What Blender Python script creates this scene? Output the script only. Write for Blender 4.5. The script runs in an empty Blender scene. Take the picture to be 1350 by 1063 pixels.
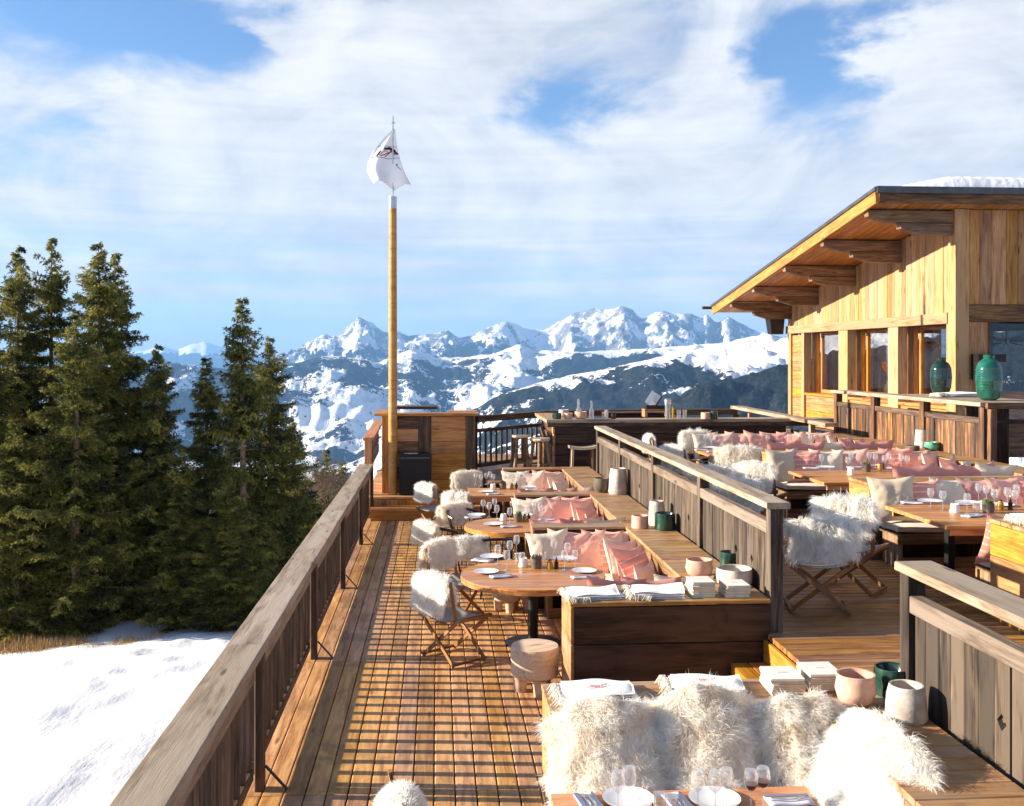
import bpy, math, random
import numpy as np
from mathutils import Vector, Matrix, Quaternion
R = math.radians
random.seed(7); RNG = np.random.default_rng(7)
S = bpy.context.scene
C = S.collection

# ------------------------------------------------------------------ camera
FPX, VX, HY, YAW, CZ = 1312.0, 578.0, 470.0, R(4.23), 3.1
cd = bpy.data.cameras.new('camera'); cam = bpy.data.objects.new('camera', cd); C.objects.link(cam)
cd.sensor_width = 36.0; cd.lens = 36.0 * FPX / 1350.0
cd.shift_y = -(531.5 - HY) / 1350.0
cd.clip_start = 0.05; cd.clip_end = 120000
cam.location = (0, 0, CZ); cam.rotation_euler = (R(90), 0, -YAW)
S.camera = cam

# ------------------------------------------------------------------ light
SUN_EL, SUN_TILT = R(16.7), R(6.2)        # sun on the left, a little ahead of the camera
sun_dir = Vector((-math.cos(SUN_EL) * math.cos(SUN_TILT), math.cos(SUN_EL) * math.sin(SUN_TILT), math.sin(SUN_EL)))
sl = bpy.data.lights.new('sun', 'SUN'); so = bpy.data.objects.new('sun', sl); C.objects.link(so)
sl.energy = 5.0; sl.angle = R(0.5); sl.color = (1.0, 0.88, 0.70)
so.rotation_euler = sun_dir.to_track_quat('Z', 'Y').to_euler()

W_ = bpy.data.worlds.new('World'); S.world = W_; W_.use_nodes = True
def build_world():
    nt = W_.node_tree; n = nt.nodes; l = nt.links; n.clear()
    out = n.new('ShaderNodeOutputWorld'); bg = n.new('ShaderNodeBackground')
    sky = n.new('ShaderNodeTexSky'); sky.sky_type = 'NISHITA'; sky.sun_disc = False
    sky.sun_elevation = SUN_EL; sky.sun_rotation = -(R(90) - SUN_TILT)
    sky.altitude = 1700; sky.air_density = 1.0; sky.dust_density = 0.3; sky.ozone_density = 2.0
    tc = n.new('ShaderNodeTexCoord')
    def M(op, a, b=None, c=None, clamp=False):
        m = n.new('ShaderNodeMath'); m.operation = op; m.use_clamp = clamp
        for i, v in enumerate((a, b, c)):
            if v is None: continue
            if isinstance(v, (int, float)): m.inputs[i].default_value = v
            else: l.new(v, m.inputs[i])
        return m.outputs[0]
    sep = n.new('ShaderNodeSeparateXYZ'); l.new(tc.outputs['Generated'], sep.inputs[0])
    x, y, z = sep.outputs
    zc = M('MAXIMUM', z, 0.0)
    # view angle grid: a = azimuth tangent seen from the deck direction, e = elevation
    az = M('ARCTAN2', x, y)
    den = M('ADD', zc, 0.34)
    px = M('DIVIDE', x, den); py = M('DIVIDE', y, den)
    comb = n.new('ShaderNodeCombineXYZ'); l.new(px, comb.inputs[0]); l.new(py, comb.inputs[1]); l.new(M('MULTIPLY', zc, 2.0), comb.inputs[2])
    def noise(vec, scale, detail, rough, dist, off):
        mp = n.new('ShaderNodeMapping'); l.new(vec, mp.inputs[0]); mp.inputs['Location'].default_value = off
        t = n.new('ShaderNodeTexNoise'); l.new(mp.outputs[0], t.inputs['Vector'])
        t.inputs['Scale'].default_value = scale; t.inputs['Detail'].default_value = detail
        t.inputs['Roughness'].default_value = rough; t.inputs['Distortion'].default_value = dist
        return t.outputs[0]
    big = noise(comb.outputs[0], 1.25, 8, 0.56, 0.25, (3.1, 1.7, 0.4))
    fine = noise(comb.outputs[0], 4.2, 9, 0.60, 0.15, (7.2, 0.3, 2.0))
    # long flat bands low over the horizon
    c2 = n.new('ShaderNodeCombineXYZ'); l.new(M('MULTIPLY', az, 2.2), c2.inputs[0]); l.new(M('MULTIPLY', z, 70.0), c2.inputs[1]); c2.inputs[2].default_value = 3.3
    band = noise(c2.outputs[0], 1.0, 5, 0.55, 0.5, (0.4, 0.2, 0))
    wz = M('ADD', z, M('MULTIPLY', M('SUBTRACT', big, 0.5), 0.10)); wa = M('ADD', az, M('MULTIPLY', M('SUBTRACT', fine, 0.5), 0.30))
    def blob(a0, e0, sa, se, k):      # smooth opening or bank in the cloud layer at a compass direction
        u = M('DIVIDE', M('SUBTRACT', wa, a0), sa); v = M('DIVIDE', M('SUBTRACT', wz, e0), se)
        return M('MULTIPLY', M('EXPONENT', M('MULTIPLY', M('ADD', M('MULTIPLY', u, u), M('MULTIPLY', v, v)), -1.0)), k)
    c3 = n.new('ShaderNodeCombineXYZ'); l.new(M('MULTIPLY', az, 1.0), c3.inputs[0]); l.new(M('MULTIPLY', z, 1.5), c3.inputs[1]); c3.inputs[2].default_value = 1.1
    puff = noise(c3.outputs[0], 5.5, 10, 0.62, 0.9, (2.0, 5.0, 0))
    cov = M('ADD', M('MULTIPLY', big, 1.0), M('ADD', M('MULTIPLY', M('SUBTRACT', fine, 0.5), 0.30), M('MULTIPLY', M('SUBTRACT', puff, 0.5), 0.60)))
    def A(px_): return math.atan((px_ - 675) / FPX) + YAW
    def E(px_, py_):
        dx = (px_ - 675) / FPX; dz = (HY - py_) / FPX
        return dz / math.sqrt(1 + dx * dx + dz * dz)
    cov = M('ADD', cov, 0.10)
    for (bx_, by_, sx_, sy_, k) in ((170, 5, 230, 75, -0.55), (1090, 50, 125, 78, -0.55), (745, 150, 75, 50, -0.30), (650, 25, 240, 80, 0.12), (880, 20, 60, 40, -.1),
                                    (930, 90, 60, 60, 0.16), (1280, 100, 120, 110, 0.30), (350, 200, 330, 110, 0.28), (900, 280, 420, 80, 0.26), (60, 170, 70, 20, -.12),
                                    (500, 90, 130, 80, .2), (340, 35, 45, 18, .3)):
        cov = M('ADD', cov, blob(A(bx_), E(bx_, by_), sx_ / FPX, sy_ / FPX, k))
    low = n.new('ShaderNodeMapRange'); l.new(z, low.inputs[0]); low.inputs[1].default_value = 0.07; low.inputs[2].default_value = 0.17
    low.inputs[3].default_value = 1.0; low.inputs[4].default_value = 0.0; low.interpolation_type = 'SMOOTHSTEP'
    ramp = n.new('ShaderNodeMapRange'); l.new(cov, ramp.inputs[0]); ramp.inputs[1].default_value = 0.34; ramp.inputs[2].default_value = 0.72
    ramp.interpolation_type = 'SMOOTHSTEP'
    hi_c = ramp.outputs[0]
    br = n.new('ShaderNodeMapRange'); l.new(band, br.inputs[0]); br.inputs[1].default_value = 0.40; br.inputs[2].default_value = 0.57
    br.inputs[3].default_value = 0.60; br.inputs[4].default_value = 1.0
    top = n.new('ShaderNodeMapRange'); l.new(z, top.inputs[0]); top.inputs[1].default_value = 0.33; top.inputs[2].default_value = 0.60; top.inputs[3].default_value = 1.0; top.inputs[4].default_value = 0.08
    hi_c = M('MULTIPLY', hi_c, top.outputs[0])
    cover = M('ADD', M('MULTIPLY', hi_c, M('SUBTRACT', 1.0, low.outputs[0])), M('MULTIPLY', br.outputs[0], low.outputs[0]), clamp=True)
    # cloud brightness: thick grey bellies and bright rims
    gr = n.new('ShaderNodeMapRange'); l.new(M('ADD', M('MULTIPLY', cov, .55), M('MULTIPLY', band, .45)), gr.inputs[0])
    gr.inputs[1].default_value = 0.35; gr.inputs[2].default_value = 0.85; gr.inputs[3].default_value = 0.0; gr.inputs[4].default_value = 1.0
    cr = n.new('ShaderNodeValToRGB'); l.new(M('ADD', M('MULTIPLY', fine, 0.35), M('ADD', M('MULTIPLY', puff, .55), M('MULTIPLY', band, 0.18))), cr.inputs[0])
    cr.color_ramp.elements[0].position = 0.42; cr.color_ramp.elements[0].color = (3.95, 4.15, 4.6, 1)
    cr.color_ramp.elements[1].position = 0.62; cr.color_ramp.elements[1].color = (5.75, 5.8, 5.95, 1)
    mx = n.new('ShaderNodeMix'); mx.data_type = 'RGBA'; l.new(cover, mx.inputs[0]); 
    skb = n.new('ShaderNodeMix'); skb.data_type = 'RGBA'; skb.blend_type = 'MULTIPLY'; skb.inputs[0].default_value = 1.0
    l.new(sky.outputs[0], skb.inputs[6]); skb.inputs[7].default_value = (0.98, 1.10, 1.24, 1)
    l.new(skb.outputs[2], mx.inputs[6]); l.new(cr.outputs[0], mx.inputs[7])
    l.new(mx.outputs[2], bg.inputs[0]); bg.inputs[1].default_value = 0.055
    l.new(bg.outputs[0], out.inputs[0])
build_world()
S.view_settings.view_transform = 'Standard'; S.view_settings.look = 'None'
S.view_settings.exposure = 1.68; S.view_settings.gamma = 1.0; S.view_settings.use_curve_mapping = False
S.render.engine = 'CYCLES'
S.cycles.max_bounces = 16; S.cycles.diffuse_bounces = 12; S.cycles.transmission_bounces = 12; S.cycles.transparent_max_bounces = 24; S.cycles.volume_bounces = 0

# ------------------------------------------------------------------ helpers
def W(px, py, z):
    """world X, Y of the point on the level z seen at pixel px, py of the photograph"""
    t = (CZ - z) * FPX / (py - HY); a = (px - 675) / FPX
    return ((a * math.cos(YAW) + math.sin(YAW)) * t, (-a * math.sin(YAW) + math.cos(YAW)) * t)
def scr(x, y, z):
    d = x * math.sin(YAW) + y * math.cos(YAW); a = x * math.cos(YAW) - y * math.sin(YAW)
    return 675 + FPX * a / d, HY + FPX * (CZ - z) / d
def tag(o, label=None, cat=None, group=None, kind=None):
    if label: o['label'] = label
    if cat: o['category'] = cat
    if group: o['group'] = group
    if kind: o['kind'] = kind
    return o
def empty(name, loc=(0, 0, 0), rz=0, parent=None):
    o = bpy.data.objects.new(name, None); C.objects.link(o); o.location = loc; o.rotation_euler = (0, 0, rz); o.parent = parent
    o.empty_display_size = 0.1
    return o
def thing(name, label, cat, loc=(0, 0, 0), rz=0, group=None):
    return tag(empty(name, loc, rz), label, cat, group)
def link(name, me, mat, parent=None, loc=(0, 0, 0), rot=None):
    o = bpy.data.objects.new(name, me); C.objects.link(o); o.parent = parent; o.location = loc
    if mat is not None and not me.materials: me.materials.append(mat)
    if rot is not None:
        if isinstance(rot, Quaternion): o.rotation_mode = 'QUATERNION'; o.rotation_quaternion = rot
        else: o.rotation_euler = rot
    return o
def raw(name, v, f, mat=None, smooth=False, uniform=None):
    """mesh from arrays; f is an (n,k) array or a list of tuples"""
    me = bpy.data.meshes.new(name)
    if isinstance(f, np.ndarray):
        v = np.asarray(v, dtype=np.float32); k = f.shape[1]
        me.vertices.add(len(v)); me.vertices.foreach_set('co', v.ravel())
        me.loops.add(f.size); me.loops.foreach_set('vertex_index', f.astype(np.int32).ravel())
        me.polygons.add(len(f)); me.polygons.foreach_set('loop_start', np.arange(0, f.size, k, dtype=np.int32))
        me.polygons.foreach_set('loop_total', np.full(len(f), k, dtype=np.int32))
        me.update(calc_edges=True)
    else:
        me.from_pydata([tuple(p) for p in v], [], f); me.update()
    if smooth: me.polygons.foreach_set('use_smooth', np.ones(len(me.polygons), dtype=bool))
    if mat is not None: me.materials.append(mat)
    return me
def copy_tree(o, parent=None):
    c = o.copy(); C.objects.link(c); c.parent = parent
    for ch in list(o.children): copy_tree(ch, c)
    return c
_cache = {}
def prism(L, Wd, T, mat, c=None):
    key = (round(L, 3), round(Wd, 3), round(T, 3), mat.name)
    if key in _cache: return _cache[key]
    if c is None: c = min(0.006, 0.16 * min(Wd, T))
    a, b = Wd / 2, T / 2
    sec = [(-a + c, -b), (a - c, -b), (a, -b + c), (a, b - c), (a - c, b), (-a + c, b), (-a, b - c), (-a, -b + c)]
    v = [(-L / 2, y, z) for y, z in sec] + [(L / 2, y, z) for y, z in sec]
    f = [(i, i + 8, (i + 1) % 8 + 8, (i + 1) % 8) for i in range(8)] + [tuple(range(8)), tuple(range(15, 7, -1))]
    me = raw('board', v, f, mat); me.flip_normals() if False else None
    _cache[key] = me
    return me
QY = Quaternion((0, 0, 1), R(90)); QZ = Quaternion((0, 1, 0), R(-90))
def bx(name, x0, x1, y0, y1, z0, z1, mat, parent=None, g=None, jit=0.0):
    d = [abs(x1 - x0), abs(y1 - y0), abs(z1 - z0)]
    if g is None: g = 'xyz'[d.index(max(d))]
    cen = Vector(((x0 + x1) / 2, (y0 + y1) / 2, (z0 + z1) / 2))
    if jit: cen.z += random.uniform(-jit, jit) * .6
    if g == 'x': me = prism(d[0], d[1], d[2], mat); q = Quaternion()
    elif g == 'y': me = prism(d[1], d[0], d[2], mat); q = QY.copy()
    else: me = prism(d[2], d[1], d[0], mat); q = QZ.copy()
    if jit: q = Quaternion((random.gauss(0, 1), random.gauss(0, 1), random.gauss(0, 1)), jit * .5) @ q
    return link(name, me, None, parent, cen, q)
def beam(name, p0, p1, w, t, mat, parent=None, up=(0, 0, 1)):
    p0, p1 = Vector(p0), Vector(p1); d = p1 - p0; L = d.length; d.normalize()
    u = Vector(up)
    if abs(d.dot(u)) > .98: u = Vector((0, 1, 0))
    yv = u.cross(d).normalized(); zv = d.cross(yv)
    m = Matrix((d, yv, zv)).transposed()
    return link(name, prism(round(L, 3), w, t, mat), None, parent, (p0 + p1) / 2, m.to_quaternion())
class MB:
    """collects simple shapes into one mesh"""
    def __init__(s): s.v = []; s.f = []
    def box(s, x0, x1, y0, y1, z0, z1):
        b = len(s.v); s.v += [(x, y, z) for x in (x0, x1) for y in (y0, y1) for z in (z0, z1)]
        s.f += [tuple(b + i for i in q) for q in ((0, 1, 3, 2), (4, 6, 7, 5), (0, 4, 5, 1), (2, 3, 7, 6), (0, 2, 6, 4), (1, 5, 7, 3))]
        return s
    def tube(s, pts, rad, seg=6, cap=True):
        pts = [Vector(p) for p in pts]; n = len(pts)
        if not hasattr(rad, '__len__'): rad = [rad] * n
        b = len(s.v); u = None
        for i, p in enumerate(pts):
            d = (pts[min(i + 1, n - 1)] - pts[max(i - 1, 0)]).normalized()
            if u is None: u = d.orthogonal().normalized()
            u = (u - d * u.dot(d)).normalized(); w = d.cross(u)
            for k in range(seg):
                a = 2 * math.pi * k / seg; s.v.append(tuple(p + (u * math.cos(a) + w * math.sin(a)) * rad[i]))
        for i in range(n - 1):
            for k in range(seg):
                a, c = b + i * seg + k, b + i * seg + (k + 1) % seg
                s.f.append((a, c, c + seg, a + seg))
        if cap: s.f.append(tuple(b + k for k in range(seg - 1, -1, -1))); s.f.append(tuple(b + (n - 1) * seg + k for k in range(seg)))
        return s
    def lathe(s, prof, seg=20, cx=0, cy=0, cz=0, wob=0):
        b = len(s.v); n = len(prof)
        for i, (r, z) in enumerate(prof):
            for k in range(seg):
                a = 2 * math.pi * k / seg; rr = r * (1 + wob * math.sin(a * 3 + i * .7) + wob * .6 * math.sin(a * 5 + 1))
                s.v.append((cx + rr * math.cos(a), cy + rr * math.sin(a), cz + z))
        for i in range(n - 1):
            for k in range(seg):
                a, c = b + i * seg + k, b + i * seg + (k + 1) % seg
                s.f.append((a, c, c + seg, a + seg))
        if prof[0][0] > 0: s.f.append(tuple(b + k for k in range(seg - 1, -1, -1)))
        if prof[-1][0] > 0: s.f.append(tuple(b + (n - 1) * seg + k for k in range(seg)))
        return s
    def quad(s, *p):
        b = len(s.v); s.v += [tuple(q) for q in p]; s.f.append(tuple(range(b, b + len(p)))); return s
    def mesh(s, name, mat, smooth=False, sharp=40):
        me = raw(name, s.v, s.f, mat, smooth)
        if smooth: me.set_sharp_from_angle(angle=R(sharp))
        return me
    def build(s, name, mat, parent=None, loc=(0, 0, 0), rot=None, smooth=False):
        return link(name, s.mesh(name, mat, smooth), None, parent, loc, rot)

# ------------------------------------------------------------------ numpy noise
def _h(ix, iy, seed):
    n = (ix.astype(np.int64) * 374761393 + iy.astype(np.int64) * 668265263 + seed * 1274126177) & 0xffffffff
    n = ((n ^ (n >> 13)) * 1274126177) & 0xffffffff
    return ((n ^ (n >> 16)) & 0xffff) / 65535.0
def vn(x, y, seed=0):
    ix = np.floor(x); iy = np.floor(y); fx = x - ix; fy = y - iy
    fx = fx * fx * (3 - 2 * fx); fy = fy * fy * (3 - 2 * fy)
    a = _h(ix, iy, seed); b = _h(ix + 1, iy, seed); c = _h(ix, iy + 1, seed); d = _h(ix + 1, iy + 1, seed)
    return (a + (b - a) * fx) * (1 - fy) + (c + (d - c) * fx) * fy
def fbm(x, y, o=5, seed=0, ridged=False, gain=.5):
    x = np.asarray(x, float); y = np.asarray(y, float); s = 0; a = 1; t = 0
    for k in range(o):
        n = vn(x * 2 ** k + 17.3 * k, y * 2 ** k - 9.1 * k, seed + k)
        if ridged: n = 1 - abs(2 * n - 1)
        s = s + n * a; t += a; a *= gain
    return s / t

# ------------------------------------------------------------------ materials
def nm(name):
    m = bpy.data.materials.new(name); m.use_nodes = True; nt = m.node_tree
    return m, nt, nt.nodes['Principled BSDF']
def _n(nt, t, **k):
    n = nt.nodes.new('ShaderNode' + t)
    for a, v in k.items():
        if a in n.bl_rna.properties: setattr(n, a, v)
        else: n.inputs[a].default_value = v
    return n
def _noise(nt, vec, scale, detail=4, rough=.55, dist=0.0):
    t = _n(nt, 'TexNoise', Scale=scale, Detail=detail, Roughness=rough, Distortion=dist)
    if vec is not None: nt.links.new(vec, t.inputs['Vector'])
    return t.outputs[0]
def _map(nt, vec, sc=(1, 1, 1), loc=(0, 0, 0)):
    m = _n(nt, 'Mapping'); nt.links.new(vec, m.inputs[0]); m.inputs['Scale'].default_value = sc; m.inputs['Location'].default_value = loc
    return m.outputs[0]
def _mr(nt, v, a, b, c=0.0, d=1.0, smooth=True):
    m = _n(nt, 'MapRange'); nt.links.new(v, m.inputs[0])
    for i, q in enumerate((a, b, c, d)): m.inputs[i + 1].default_value = q
    if smooth: m.interpolation_type = 'SMOOTHSTEP'
    return m.outputs[0]
def _m(nt, op, a, b=None):
    m = _n(nt, 'Math', operation=op)
    for i, v in enumerate((a, b)):
        if v is None: continue
        if isinstance(v, (int, float)): m.inputs[i].default_value = v
        else: nt.links.new(v, m.inputs[i])
    return m.outputs[0]
def _mix(nt, f, a, b, mode='MIX'):
    m = _n(nt, 'Mix'); m.data_type = 'RGBA'; m.blend_type = mode
    if isinstance(f, (int, float)): m.inputs[0].default_value = f
    else: nt.links.new(f, m.inputs[0])
    for i, v in ((6, a), (7, b)):
        if isinstance(v, tuple): m.inputs[i].default_value = v if len(v) == 4 else (*v, 1)
        else: nt.links.new(v, m.inputs[i])
    return m.outputs[2]
def _ramp(nt, v, stops):
    r = _n(nt, 'ValToRGB'); nt.links.new(v, r.inputs[0]); e = r.color_ramp.elements
    while len(e) < len(stops): e.new(0.5)
    for i, (p, c) in enumerate(stops): e[i].position = p; e[i].color = (*c, 1)
    return r.outputs[0]
def _bump(nt, h, strength, dist, bsdf):
    b = _n(nt, 'Bump', Strength=strength, Distance=dist); nt.links.new(h, b.inputs['Height']); nt.links.new(b.outputs[0], bsdf.inputs['Normal'])
def wood(name, dark, mid, light, rough=.6, var=.35, knots=True, stain=0.0, grey=None, bump=.4, seam=None):
    """sawn timber: grain runs along the board's own X axis; every board gets its own cut and tone"""
    m, nt, b = nm(name); L = nt.links
    tc = _n(nt, 'TexCoord'); oi = _n(nt, 'ObjectInfo')
    cx = _n(nt, 'CombineXYZ'); 
    for i, k in enumerate((41.0, 23.0, 17.0)): L.new(_m(nt, 'MULTIPLY', oi.outputs['Random'], k), cx.inputs[i])
    ad = _n(nt, 'VectorMath', operation='ADD'); L.new(tc.outputs['Object'], ad.inputs[0]); L.new(cx.outputs[0], ad.inputs[1]); v = ad.outputs[0]
    coarse = _noise(nt, _map(nt, v, (.9, 9, 9)), 1.6, 5, .6, .9)
    fine = _noise(nt, _map(nt, v, (2.2, 70, 70)), 1.5, 4, .65, .2)
    mixv = _m(nt, 'ADD', _m(nt, 'MULTIPLY', coarse, .62), _m(nt, 'MULTIPLY', fine, .38))
    col = _ramp(nt, mixv, [(.37, dark), (.5, mid), (.64, light)])
    if grey:
        gm = _mr(nt, _noise(nt, _map(nt, v, (.7, 4, 4)), 1.3, 4, .6), .42, .62)
        col = _mix(nt, gm, col, grey)
    if knots:
        vo = _n(nt, 'TexVoronoi', Scale=1.0); L.new(_map(nt, v, (1.5, 6.5, 6.5)), vo.inputs['Vector'])
        k = _mr(nt, vo.outputs['Distance'], .05, .16, 1.0, 0.0)
        col = _mix(nt, _m(nt, 'MULTIPLY', k, .75), col, tuple(c * .35 for c in dark))
    if stain:
        g = _n(nt, 'NewGeometry'); sm = _mr(nt, _noise(nt, g.outputs['Position'], 1.7, 7, .7, .6), .50, .64)
        col = _mix(nt, _m(nt, 'MULTIPLY', sm, stain), col, tuple(c * .45 for c in mid))
    sc = _n(nt, 'SeparateColor'); 
    hs = _n(nt, 'HueSaturation'); L.new(col, hs.inputs['Color'])
    L.new(_mr(nt, oi.outputs['Random'], 0, 1, 1 - var, 1 + var, False), hs.inputs['Value'])
    r2 = _m(nt, 'FRACT', _m(nt, 'MULTIPLY', oi.outputs['Random'], 7.31))
    L.new(_mr(nt, r2, 0, 1, .494, .506, False), hs.inputs['Hue']); L.new(_mr(nt, r2, 0, 1, .88, 1.08, False), hs.inputs['Saturation'])
    L.new(hs.outputs[0], b.inputs['Base Color'])
    L.new(_mr(nt, fine, .3, .7, rough - .08, rough + .15, False), b.inputs['Roughness'])
    b.inputs['Specular IOR Level'].default_value = .3
    _bump(nt, mixv, bump, .006, b)
    return m
def plain(name, col, rough=.5, metal=0.0, var=.12, scale=6.0, bump=0.0, bscale=40, spec=.4, col2=None, sheen=0.0):
    m, nt, b = nm(name); tc = _n(nt, 'TexCoord'); oi = _n(nt, 'ObjectInfo')
    n1 = _noise(nt, tc.outputs['Object'], scale, 5, .6)
    c2 = col2 or tuple(c * (1 - var * 2) for c in col)
    cc = _mix(nt, _mr(nt, n1, .35, .65), c2, tuple(min(1, c * (1 + var)) for c in col))
    nt.links.new(cc, b.inputs['Base Color'])
    b.inputs['Metallic'].default_value = metal; b.inputs['Specular IOR Level'].default_value = spec
    nt.links.new(_mr(nt, n1, .3, .7, rough * .85, min(1, rough * 1.15), False), b.inputs['Roughness'])
    if bump: _bump(nt, _noise(nt, tc.outputs['Object'], bscale, 4, .6), bump, .004, b)
    if sheen: b.inputs['Sheen Weight'].default_value = sheen
    return m
def linen(name, col, stripes=None, var=.1):
    m, nt, b = nm(name); tc = _n(nt, 'TexCoord'); o = tc.outputs['Object']
    n1 = _noise(nt, o, 5, 4, .6); n2 = _noise(nt, _map(nt, o, (260, 30, 30)), 1, 2); n3 = _noise(nt, _map(nt, o, (30, 30, 260)), 1, 2)
    cc = _mix(nt, _mr(nt, n1, .3, .7), tuple(c * .86 for c in col), col)
    if stripes:
        sp = _n(nt, 'SeparateXYZ'); nt.links.new(o, sp.inputs[0])
        w = _m(nt, 'SINE', _m(nt, 'MULTIPLY', sp.outputs[2], 88.0)); d = _m(nt, 'SINE', _m(nt, 'MULTIPLY', sp.outputs[0], 260.0))
        msk = _m(nt, 'MULTIPLY', _mr(nt, w, .55, .8), _mr(nt, d, -.9, -.2))
        cc = _mix(nt, msk, cc, stripes)
    nt.links.new(cc, b.inputs['Base Color']); b.inputs['Roughness'].default_value = .9; b.inputs['Sheen Weight'].default_value = .25
    b.inputs['Specular IOR Level'].default_value = .15
    _bump(nt, _m(nt, 'ADD', n2, n3), .35, .002, b)
    return m
def glassm(name, tint=(1, 1, 1), gloss=1.0, rough=0.0, highlight_=0.0):
    """thin clear glass: what is behind it shows through, the rim and glancing parts mirror"""
    m, nt, b = nm(name); nt.nodes.remove(b); out = nt.nodes['Material Output']
    tr = _n(nt, 'BsdfTransparent'); tr.inputs[0].default_value = (*tint, 1); gl = _n(nt, 'BsdfGlossy', Roughness=rough)
    g = _n(nt, 'NewGeometry'); dt = _n(nt, 'VectorMath', operation='DOT_PRODUCT'); nt.links.new(g.outputs['Incoming'], dt.inputs[0]); nt.links.new(g.outputs['Normal'], dt.inputs[1])
    gz = _m(nt, 'POWER', _m(nt, 'SUBTRACT', 1.0, _m(nt, 'ABSOLUTE', dt.outputs['Value'])), 3.0); mx = _n(nt, 'MixShader')
    nt.links.new(_m(nt, 'MINIMUM', _m(nt, 'ADD', _m(nt, 'MULTIPLY', gz, .95), .10 * gloss), 1.0), mx.inputs[0])
    nt.links.new(tr.outputs[0], mx.inputs[1]); nt.links.new(gl.outputs[0], mx.inputs[2])
    if highlight_ > 0:
        df = _n(nt, 'BsdfDiffuse'); df.inputs[0].default_value = (.9, .92, .95, 1); m2 = _n(nt, 'MixShader'); m2.inputs[0].default_value = highlight_  # white diffuse share mixed in to stand for bright highlights on the glass
        nt.links.new(mx.outputs[0], m2.inputs[1]); nt.links.new(df.outputs[0], m2.inputs[2]); mx = m2
    nt.links.new(mx.outputs[0], out.inputs[0])
    return m

M_deck = wood('deck_larch', (.28, .12, .04), (.54, .27, .10), (.70, .40, .165), rough=.5, var=.24, stain=.6)
M_deck2 = wood('terrace_larch', (.15, .058, .018), (.33, .145, .045), (.47, .24, .085), rough=.45, var=.26, stain=.6)
M_shelf = wood('shelf_larch', (.17, .075, .026), (.35, .175, .06), (.49, .275, .11), rough=.48, var=.18, stain=.5, grey=(.36, .24, .13))
M_honey = wood('honey_timber', (.22, .085, .02), (.42, .175, .042), (.56, .27, .075), rough=.5, var=.16)
M_face = wood('facade_larch', (.19, .095, .04), (.38, .20, .085), (.52, .305, .145), rough=.6, var=.28, grey=(.38, .225, .115))
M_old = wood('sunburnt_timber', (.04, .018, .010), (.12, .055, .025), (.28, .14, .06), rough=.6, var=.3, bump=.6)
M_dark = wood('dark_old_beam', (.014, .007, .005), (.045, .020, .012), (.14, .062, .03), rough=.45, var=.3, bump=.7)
M_grey = wood('weathered_grey_rail', (.12, .082, .056), (.28, .205, .145), (.42, .325, .24), rough=.8, var=.12, grey=(.36, .29, .225), bump=.8)
M_greyb = wood('weathered_grey_board', (.012, .008, .006), (.052, .036, .025), (.17, .125, .09), rough=.8, var=.45, bump=1.0, grey=(.085, .063, .047))
M_rail = wood('brown_railing_slat', (.03, .018, .012), (.085, .052, .034), (.16, .105, .072), rough=.75, var=.2, bump=.6)
M_bal = wood('orange_black_board', (.02, .011, .008), (.15, .065, .025), (.50, .25, .09), rough=.65, var=.45, grey=(.055, .035, .026), bump=.7)
M_mid = wood('weathered_mid_rail', (.05, .035, .025), (.145, .105, .078), (.27, .21, .16), rough=.8, var=.15, grey=(.20, .155, .12), bump=.9)
M_front = wood('old_bench_front', (.011, .006, .004), (.036, .018, .011), (.12, .055, .027), rough=.5, var=.35, grey=(.075, .042, .026), bump=.8, stain=.5)
M_table = wood('oiled_table_oak', (.30, .105, .03), (.50, .21, .065), (.62, .30, .11), rough=.38, var=.2, knots=False)
M_teak = wood('teak_chair', (.12, .048, .017), (.25, .11, .042), (.37, .185, .078), rough=.5, var=.1, knots=False)
M_log = wood('pale_log', (.40, .27, .17), (.56, .41, .28), (.68, .53, .39), rough=.7, var=.1, bump=.5)
M_seatwood = wood('stool_brown', (.08, .042, .02), (.20, .11, .055), (.36, .225, .125), rough=.6, var=.2)
M_gable = wood('gable_timber', (.20, .08, .022), (.42, .19, .055), (.58, .30, .10), rough=.6, var=.28)
M_black = plain('black_steel', (.012, .012, .013), .45, .2)
M_steel = plain('brushed_steel', (.55, .55, .56), .3, 1.0)
M_flash = plain('dark_roof_flashing', (.09, .095, .1), .45, .6)
M_ebony = plain('black_bentwood', (.022, .013, .011), .3)
M_canvas = linen('grey_canvas', (.30, .265, .22))
M_cream = linen('cream_linen', (.78, .66, .52))
M_sand = linen('sand_linen', (.66, .53, .38))
M_blush = linen('blush_linen', (.83, .45, .36))
M_coral = linen('coral_woven', (.78, .31, .24), stripes=(.88, .56, .48))
M_rose = linen('dusty_rose_linen', (.66, .31, .27))
M_pale = linen('pale_pink_linen', (.87, .57, .47))
M_pad = linen('seat_pad', (.62, .50, .38))
M_towel = linen('white_towel', (.80, .78, .76))
M_fringe = linen('towel_fringe', (.80, .72, .62))
M_thread = plain('red_thread', (.42, .05, .03), .8)
M_plate = plain('white_glaze', (.80, .81, .83), .18, spec=.6, var=.02)
M_mug = plain('white_ceramic', (.82, .80, .76), .4, var=.02)
M_glass = glassm('clear_glass', (.96, .96, .97), 1.8, .02, .10)
M_window = glassm('window_pane', (.88, .9, .92), 1.2); M_window2 = glassm('shaded_window_pane', (.7, .7, .7), .5)  # second pane: shaded side's dimness put into a darker tint and weaker mirror
M_oil = plain('yellow_oil', (.62, .38, .02), .1)
M_amber = plain('amber_jar', (.40, .21, .02), .12)
M_pepper = plain('dark_mill', (.03, .012, .01), .3)
M_potg = plain('grey_concrete', (.36, .30, .245), .9, bump=.6, bscale=60, var=.18)
M_potl = plain('pale_concrete', (.56, .50, .44), .9, bump=.6, bscale=50, var=.16)
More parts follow.
